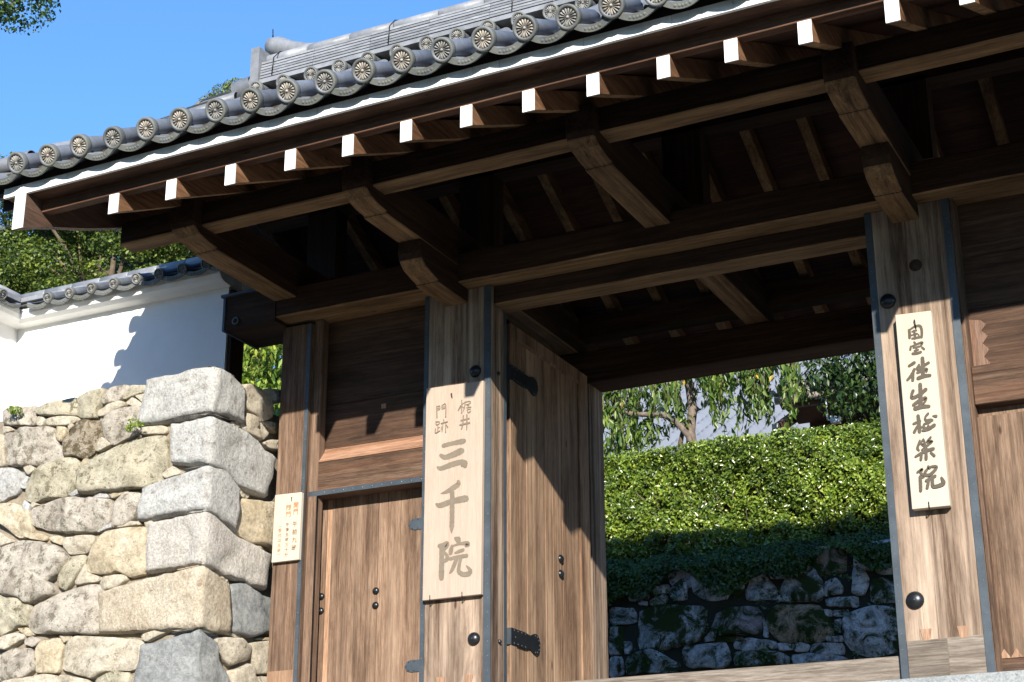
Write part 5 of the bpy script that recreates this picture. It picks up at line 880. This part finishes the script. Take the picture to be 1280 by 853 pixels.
# ================================================================ HEDGE, TREES
hd = thing('hedge', 'clipped broadleaf hedge on top of the mossy wall, sunlit above and shaded below', 'hedge', (-4.5, 17.1, 3.8))
def hedge_leaves():
    n = 150000; x = rng.uniform(-8.6, -1.2, n); t = rng.uniform(0, 1, n); C_ = np.empty((n, 3)); Nn = np.empty((n, 3))
    bul = 0.04*np.sin(x*2.3+1)+0.03*np.sin(x*5.9)
    f = t < 0.80; z = 3.82+(5.26-3.82)*rng.uniform(0, 1, n); top = 5.24+0.012*np.sin(x*1.7)+0.012*np.sin(x*6.1)
    yv = 16.84+0.07*np.sin(z*4.1+x*1.9)+0.03*np.sin(x*9.3+z*11)+0.03*np.sin(x*17-z*14)-bul*0.5+rng.uniform(-0.07, 0.09, n)
    C_[:, 0] = x; C_[:, 1] = np.where(f, yv, rng.uniform(16.85, 17.8, n)); C_[:, 2] = np.where(f, np.minimum(z, top), top+rng.uniform(-0.08, 0.05, n))
    Nn[:] = (0, -1, 0.35); Nn[~f] = (0, -0.35, 1)
    g = np.sin(x*11.3+z*17.1)+np.sin(x*23.7-z*9.3+2)+np.sin(x*5.1+z*29.9+1)+np.sin(x*41.0+z*37.0)
    keep = (g > -1.35) | (rng.uniform(0, 1, n) < 0.25); return C_[keep], Nn[keep]
C_, N_ = hedge_leaves(); leaves('foliage', C_, N_, 0.044, M['hedge_leaf'], hd, 0.55, None, 0.75)
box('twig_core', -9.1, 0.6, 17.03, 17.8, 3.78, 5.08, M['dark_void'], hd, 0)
tv = []
for i in range(60):
    x = random.uniform(-7.3, -3.6); z = random.uniform(3.9, 4.9); p = Vector((x, 16.93, z)); q = p+Vector((random.uniform(-.12, .12), -0.12, random.uniform(0.1, 0.28))); tv.append(tube([p, p.lerp(q, 0.5)+Vector((random.uniform(-.02, .02), 0, 0)), q], [0.007, 0.005, 0.003], 5))
Vj, Fj, _ = join(tv); kind(link('bare_twigs', mesh('bare_twigs', Vj, Fj, M['bark'], True), hd), 'stuff')
iv = thing('ivy', 'dark ivy and moss hanging from the hedge foot over the mossy wall', 'ivy', (-5.5, 16.6, 3.5))
n = 30000; x = rng.uniform(-8.6, -2, n); edge = 3.64-0.12*np.sin(x*3.1)-0.10*np.sin(x*7.7+2); edge = np.where(x < -6.3, edge-0.38*(np.clip(-6.3-x, 0, 1)), edge)
z = edge+(4.02-edge)*rng.uniform(0, 1, n)**0.8; C_ = np.stack([x, 16.50+0.04*np.sin(x*9)+rng.uniform(-.06, .03, n)+0.30*np.clip((z-3.80)/0.22, 0, 1), z], 1); N_ = np.tile((0, -1.0, 0.3), (n, 1))
leaves('foliage', C_, N_, 0.050, M['ivy_leaf'], iv, 0.6, None, 0.6)
n = 2600; xx = rng.uniform(-8.5, -3.9, n); zz = rng.uniform(2.7, 3.7, n); keep = (np.sin(xx*6.1+zz*8)+np.sin(zz*13-xx*4)) > 0.9
C_ = np.stack([xx, np.full(n, 16.49), zz], 1)[keep]; leaves('creeper', C_, np.tile((0, -1.0, 0.3), (len(C_), 1)), 0.04, M['ivy_leaf'], iv, 0.6)
# weeping tree beyond the hedge
wt = thing('weeping_tree', 'tree with drooping leaves and a bare crooked branch behind the hedge', 'tree', (-6.9, 18.9, 3.8))
Vt, Ft = tube([(-6.95, 18.9, 3.8), (-6.90, 18.9, 5.3), (-6.889, 18.9, 5.8), (-6.91, 18.9, 6.06), (-6.865, 18.9, 6.37), (-6.896, 18.9, 6.64), (-6.93, 18.9, 6.92), (-7.0, 18.9, 7.4), (-6.9, 18.9, 8.6)], [0.09, 0.075, 0.07, 0.062, 0.06, 0.055, 0.05, 0.045, 0.02], 10); link('trunk', mesh('trunk', Vt, Ft, M['bark'], True), wt)
Vt, Ft = tube([(-6.835, 18.8, 5.75)]+[(a, 18.72, b) for a, b in BR[::-1][1:]]+[(-8.9, 18.7, 6.75)], [0.045, 0.04, 0.038, 0.036, 0.032, 0.028, 0.024, 0.02][:len(BR)+1], 8); link('branch', mesh('branch', Vt, Ft, M['bark'], True), wt)
Vt, Ft = tube([(-7.02, 18.9, 4.6), (-7.03, 18.85, 5.3), (-7.02, 18.82, 5.9), (-6.94, 18.8, 6.2)], [0.05, 0.045, 0.035, 0.02], 8); link('branch', mesh('branch', Vt, Ft, M['bark_dark'], True), wt)
C_, hang = [], []
for i, (a, b) in enumerate(STR):
    if i > 27: continue
    for s in range(4):
        ax = a+random.uniform(-.07, .07); y_ = 18.8+random.uniform(-.4, .4); bz = b+random.uniform(0, 0.25)*s; top = 7.3; L = top-bz
        m_ = int(L*30)
        for j in range(m_):
            t = (j/m_); C_.append((ax+0.10*math.sin(t*3+i)+random.uniform(-.075, .075)*(0.45+t*0.55), y_+random.uniform(-.08, .08), bz+L*t))
        path = [(ax+0.10*math.sin(t*3+i), y_, bz+L*t) for t in (0, .2, .4, .6, .8, 1)]; hang.append(tube(path, [0.003, 0.004, 0.005, 0.006, 0.007, 0.008], 4))
Vj, Fj, _ = join(hang); kind(link('twigs', mesh('twigs', Vj, Fj, M['bark_dark'], True), wt), 'stuff')
C_ = np.array(C_); leaves('foliage', C_, np.tile((0.25, -1.0, 0.25), (len(C_), 1)), 0.135, M['weep_leaf'], wt, 0.30, (0, 0, -1), 0.7)
cc = [(random.uniform(-8.6, -5.6), 18.9+random.uniform(-.6, .8), random.uniform(6.75, 8.4)) for _ in range(34)]
A_, B_ = clump(cc, [random.uniform(.28, .5) for _ in cc], 900); leaves('crown', A_, B_, 0.12, M['weep_leaf'], wt, 0.32, (0, 0, -1), 0.6)
cl = [(-8.0, 18.85, 6.15, .30), (-7.75, 18.85, 6.05, .26), (-7.5, 18.85, 6.1, .24), (-7.95, 18.8, 6.45, .3), (-7.6, 18.8, 6.6, .26), (-7.3, 18.8, 6.55, .18), (-7.9, 18.8, 5.95, .2), (-6.98, 18.8, 6.2, .14)]
A_, B_ = clump([c[:3] for c in cl], [c[3] for c in cl], 1500); leaves('hanging_foliage', A_, B_, 0.12, M['weep_leaf'], wt, 0.32, (0, 0, -1), 0.6)
leaves('yellow_leaves', np.array([(-6.86, 18.6, 6.60), (-5.73, 18.6, 6.50), (-6.38, 18.6, 6.52), (-6.40, 18.6, 6.38), (-7.7, 18.6, 6.45), (-6.62, 18.6, 6.62), (-5.9, 18.6, 6.55)]), np.tile((0.2, -1, 0.3), (7, 1)), 0.09, M['yellow_leaf'], wt, 0.45, (0, 0, -1), 0.3)
# dark evergreen at the right
et = thing('evergreen_tree', 'dark evergreen tree hanging over the hedge beside the right pillar', 'tree', (-4.2, 18.6, 3.8))
Vt, Ft = tube([(-3.9, 18.9, 3.8), (-3.95, 18.8, 5.6), (-4.1, 18.7, 7.4)], [0.10, 0.08, 0.05], 8); link('trunk', mesh('trunk', Vt, Ft, M['bark_dark'], True), et)
cc = [(a, 18.6+random.uniform(-.3, .3), b, random.uniform(.16, .26)) for a, b in DK]+[(random.uniform(-5.2, -3.4), 18.7, random.uniform(6.3, 7.8), .35) for _ in range(16)]+[(random.uniform(-4.75, -3.4), 18.7, random.uniform(5.75, 6.5), .26) for _ in range(8)]
A_, B_ = clump([c[:3] for c in cc], [c[3] for c in cc], 1500); leaves('crown', A_, B_, 0.09, M['dark_leaf'], et, 0.5, (0, 0, -1), 0.7)
# shrub glimpsed between plaster wall and gate post
bu = thing('bright_shrub', 'bright green sunlit shrub in the gap between white wall and gate', 'shrub', (-10.2, 14.0, 1.44))
Vt, Ft = tube([(-10.2, 14.1, 1.44), (-10.2, 14.1, 3.6), (-10.2, 14.1, 5.6)], [0.06, 0.05, 0.03], 8); link('stem', mesh('stem', Vt, Ft, M['bark_dark'], True), bu)
cc = [(random.uniform(-10.9, -9.5), random.uniform(13.8, 14.4), random.uniform(4.6, 6.55), random.uniform(.2, .36)) for _ in range(40)]
A_, B_ = clump([c[:3] for c in cc], [c[3] for c in cc], 1700); leaves('crown', A_, B_, 0.11, M['bush_leaf'], bu, 0.34, (0.1, -0.2, -1), 0.6)
# broadleaved trees behind the plaster wall
def tree(lbl, base, clumps, mat, per, size, trunk_to, bark='bark_dark', asp=0.6, name='maple_tree', r0=0.12, droop=None, fl=0.72, group=None, nlimb=12, first=0):
    t = thing(name, lbl, 'tree', base, group); b0 = Vector(base); p1 = Vector(trunk_to)
    Vt, Ft = tube([b0, b0.lerp(p1, 0.35)+Vector((.08, 0, 0)), b0.lerp(p1, 0.7)-Vector((.06, 0, 0)), p1], [r0, r0*0.8, r0*0.55, r0*0.25], 9); link('trunk', mesh('trunk', Vt, Ft, M[bark], True), t)
    for c in clumps[first:first+nlimb]:
        q = Vector(c[:3]); s = b0.lerp(p1, random.uniform(0.45, 0.95)); Vt, Ft = tube([s, s.lerp(q, 0.5)+Vector((0, 0, 0.12)), q], [r0*0.3, r0*0.2, r0*0.08], 6); link('limb', mesh('limb', Vt, Ft, M[bark], True), t)
    A_, B_ = clump([c[:3] for c in clumps], [c[3] for c in clumps], per, fl); leaves('crown', A_, B_, size, M[mat], t, asp, droop, 0.6)
def rc(x0, x1, y0, y1, z0, z1, n, r0, r1): return [(random.uniform(x0, x1), random.uniform(y0, y1), random.uniform(z0, z1), random.uniform(r0, r1)) for _ in range(n)]
tree('maple with olive sunlit crown behind the white wall, below the left eave', (-13.2, 15.0, 1.44), rc(-14.6, -12.2, 14.3, 15.8, 6.6, 9.3, 44, .18, .55), 'maple_leaf', 7000, 0.05, (-13.2, 15.2, 8.4), fl=0.6)
tree('maple crown nearest the gate, behind the right end of the white wall', (-11.4, 15.4, 1.44), rc(-12.4, -10.2, 14.6, 16.3, 6.4, 9.0, 44, .18, .55), 'maple_leaf', 7000, 0.05, (-11.3, 15.4, 8.4), fl=0.6)
tree('darker tree at the far left edge behind the small tiled roof', (-15.0, 15.6, 1.44), rc(-16.4, -14.0, 14.6, 15.6, 6.3, 8.7, 44, .2, .5), 'maple_leaf', 8000, 0.05, (-15, 15.7, 8.0))
tree('dark green broadleaf tree filling the background behind the two maples', (-14.0, 18.6, 1.44), rc(-17.5, -12.3, 18.0, 19.4, 7.0, 10.7, 60, .5, .9), 'dark_leaf', 900, 0.10, (-14, 18.6, 10), name='broadleaf_tree', r0=0.2)
tree('sunlit conifer whose top shows against the sky under the left eave tip', (-17.2, 17.4, 1.44), rc(-18.6, -15.4, 16.9, 18.0, 7.4, 10.7, 85, .3, .55), 'pine_leaf', 4500, 0.06, (-17.0, 17.4, 10.4), asp=0.3, name='conifer_tree')
tree('distant conifer whose tip rises just above the eave tiles', (-18.0, 24.0, 3.8), [(-18.05, 24, 16.12, .30), (-18.25, 24, 15.95, .42), (-18.6, 24, 15.85, .36), (-18.85, 24, 15.72, .32), (-18.2, 24, 15.55, .6), (-18.7, 24, 15.4, .55), (-17.8, 24, 15.5, .5)]+rc(-19.2, -17.2, 23.5, 24.6, 11.5, 15.2, 30, .5, .8), 'pine_leaf', 7000, 0.08, (-18.1, 24, 16.1), asp=0.3, name='conifer_tree', r0=0.2)
tree('tall dark tree reaching in from the upper left corner of the sky', (-16.5, 13.5, 1.44), [(-13.75, 13, 10.86, .26), (-13.45, 13, 10.74, .22), (-13.25, 13, 10.78, .16), (-13.36, 13, 10.60, .10), (-12.95, 13, 10.93, .22), (-12.75, 13, 10.84, .20), (-12.65, 13, 10.98, .2), (-13.1, 13, 11.1, .25), (-12.5, 13, 11.05, .18), (-12.8, 13, 10.70, .11)]+rc(-17, -13.6, 12.6, 14, 11.5, 13.5, 24, .35, .6), 'ivy_leaf', 3500, 0.06, (-16.2, 13.4, 12.4), asp=0.7, r0=0.16, first=10)
# wooded slope far behind, seen in the gaps
tree('tall green tree behind the grey roofs, seen under the back beam', (-9.0, 36.0, 3.8), rc(-15, -2, 34, 38, 8.5, 14, 70, .9, 1.5), 'maple_leaf', 120, 0.20, (-9, 36, 12), name='broadleaf_tree', r0=0.3)
# ================================================================ BUILDINGS BEYOND
# long low roof of grey pantiles
hA = thing('hall_with_tiled_roof', 'low building with pale grey pantile roof beyond the hedge', 'building', (-10, 27, 3.8))
def pantile_roof(parent, x0, x1, y0, z0, y1, z1, sp, mat, name='roof_tiles', course_=0.46):
    nx = int((x1-x0)/sp*10); ny = int(math.hypot(y1-y0, z1-z0)/course_*2); V, F_ = [], []
    for j in range(ny+1):
        for half in (0, 1):
            t = min(1, (j+half*0.98)/ny) if half else j/ny
            for i in range(nx+1):
                x = x0+(x1-x0)*i/nx; ph = (x-x0)/sp*2*math.pi; w_ = 0.075*math.sin(ph)
                lift = 0.055*(1-half); V.append((x, y0+(y1-y0)*t, z0+(z1-z0)*t+w_+lift))
    m_ = nx+1
    for j in range(2*(ny+1)-1):
        for i in range(nx): F_.append((j*m_+i, j*m_+i+1, (j+1)*m_+i+1, (j+1)*m_+i))
    return kind(link(name, mesh(name, V, F_, mat, True), parent), 'stuff')
pantile_roof(hA, -15, -6.9, 24.0, 7.35, 27.0, 9.0, 0.30, M['tile_far'])
pantile_roof(hA, -15, -6.6, 27.05, 9.10, 30.5, 11.0, 0.30, M['tile_far'])
box('wall', -14.8, -7.1, 24.6, 34, 3.8, 7.35, M['brown_wall'], hA, 0.01); box('gable_wall', -14.8, -7.1, 27.1, 34, 7.3, 8.9, M['brown_wall'], hA, 0.01)
box('roof_slab', -14.9, -6.7, 30.4, 33, 10.6, 10.9, M['tile'], hA, 0.02)
# hall at the right with round eave tiles and gutter
hB = thing('hall_with_gutter', 'brown timber hall with round eave tiles and pale gutter behind the hedge on the right', 'building', (-4, 21, 3.8))
box('wall', -5.9, 2.0, 20.75, 26, 3.8, 7.1, M['brown_wall'], hB, 0.01)
prism_x('soffit', [(20.08, 6.62), (20.75, 6.55), (20.75, 6.62), (20.08, 6.66)], -6.05, 2.0, M['brown_wall'], hB)
prism_x('roof', [(20.0, 6.68), (24.5, 8.9), (24.5, 8.7), (20.2, 6.60)], -6.1, 2.0, M['tile_far'], hB)
Vt, Ft = tube([(-6.12, 19.98, 6.66), (2.0, 19.98, 6.66)], [0.05, 0.05], 10); link('gutter', mesh('gutter', Vt, Ft, M['gutter'], True), hB)
c3 = crest_tile(0.085, 0.10, 0.5, 12); x = -6.0; cset = c3
for i in range(28):
    o = link('round_eave_tile', c3, hB, (x, 20.0, 6.80)); o.rotation_euler = (math.radians(26), 0, 0); x += 0.28
for i in range(6):
    box('roof_course', -6.1+0.1*i, 2.0, 20.2+0.55*i, 20.8+0.55*i, 6.84+0.27*i, 6.94+0.27*i, M['tile_far'], hB, 0.01)
Vt, Ft = tube([(-5.45, 19.98, 6.62), (-5.45, 20.0, 6.32), (-5.38, 20.0, 6.30)], [0.012]*3, 6); link('downpipe', mesh('downpipe', Vt, Ft, M['white'], True), hB)
box('lamp_box', -5.40, -5.29, 19.95, 20.05, 6.26, 6.35, M['white'], hB, 0.006)
o = link('barge_board', mesh('barge_board', [(-6.15, 19.9, 6.32), (-6.07, 19.9, 6.32), (-6.07, 19.9, 6.18), (-6.15, 19.9, 6.18), (-6.15, 22.5, 7.6), (-6.07, 22.5, 7.6), (-6.07, 22.5, 7.4), (-6.15, 22.5, 7.4)], BOXF, M['brown_wall']), hB)
box('white_end', -6.155, -6.065, 19.885, 19.899, 6.17, 6.33, M['white'], o, 0.002)
# small tiled roof at far left
nr = thing('small_tiled_roof', 'small outbuilding with grey tube tile roof at the far left behind the white wall', 'building', (-17.3, 16.9, 1.44))
prism_x('wall', [(16.4, 1.44), (16.4, 9.0), (17.6, 9.0), (17.6, 1.44)], -18.2, -16.4, M['brown_wall'], nr)
for i in range(3):
    xa = -15.95-i*0.36; Vt, Ft = tube([(xa, 16.15, 9.62), (xa-0.05, 16.45, 9.74), (xa-0.55, 16.8, 9.5)], [0.075]*3, 12); link('roof_tile', mesh('roof_tile', Vt, Ft, M['tile'], True), nr)
prism_x('roof', [(16.2, 9.15), (16.8, 9.55), (17.8, 9.1)], -18.4, -16.2, M['tile'], nr)
# trees on the far side of the approach, facing the gate
for i, x in enumerate((-46, -37, -29, -21, -13, -5, 4, 13, 22, 32, 42)):
    y = -22+random.uniform(-2, 2); h = 14.0+random.uniform(-1.5, 0.6)
    tree(['leftmost','second from left','third from left','fourth from left','fifth from left','middle','sixth from right','fifth from right','fourth from right','third from right','rightmost'][i]+' broadleaf tree of the row across the approach facing the gate', (x, y, -1.6), rc(x-4.6, x+4.6, y-2, y+2, 0.6, h, 52, 1.2, 1.9), 'ivy_leaf', 30, 0.55, (x, y, h-1), name='approach_tree', r0=0.3, group='trees across the approach', nlimb=3)
# ---------------------------------------------------------------- sky is the World; nothing else outside
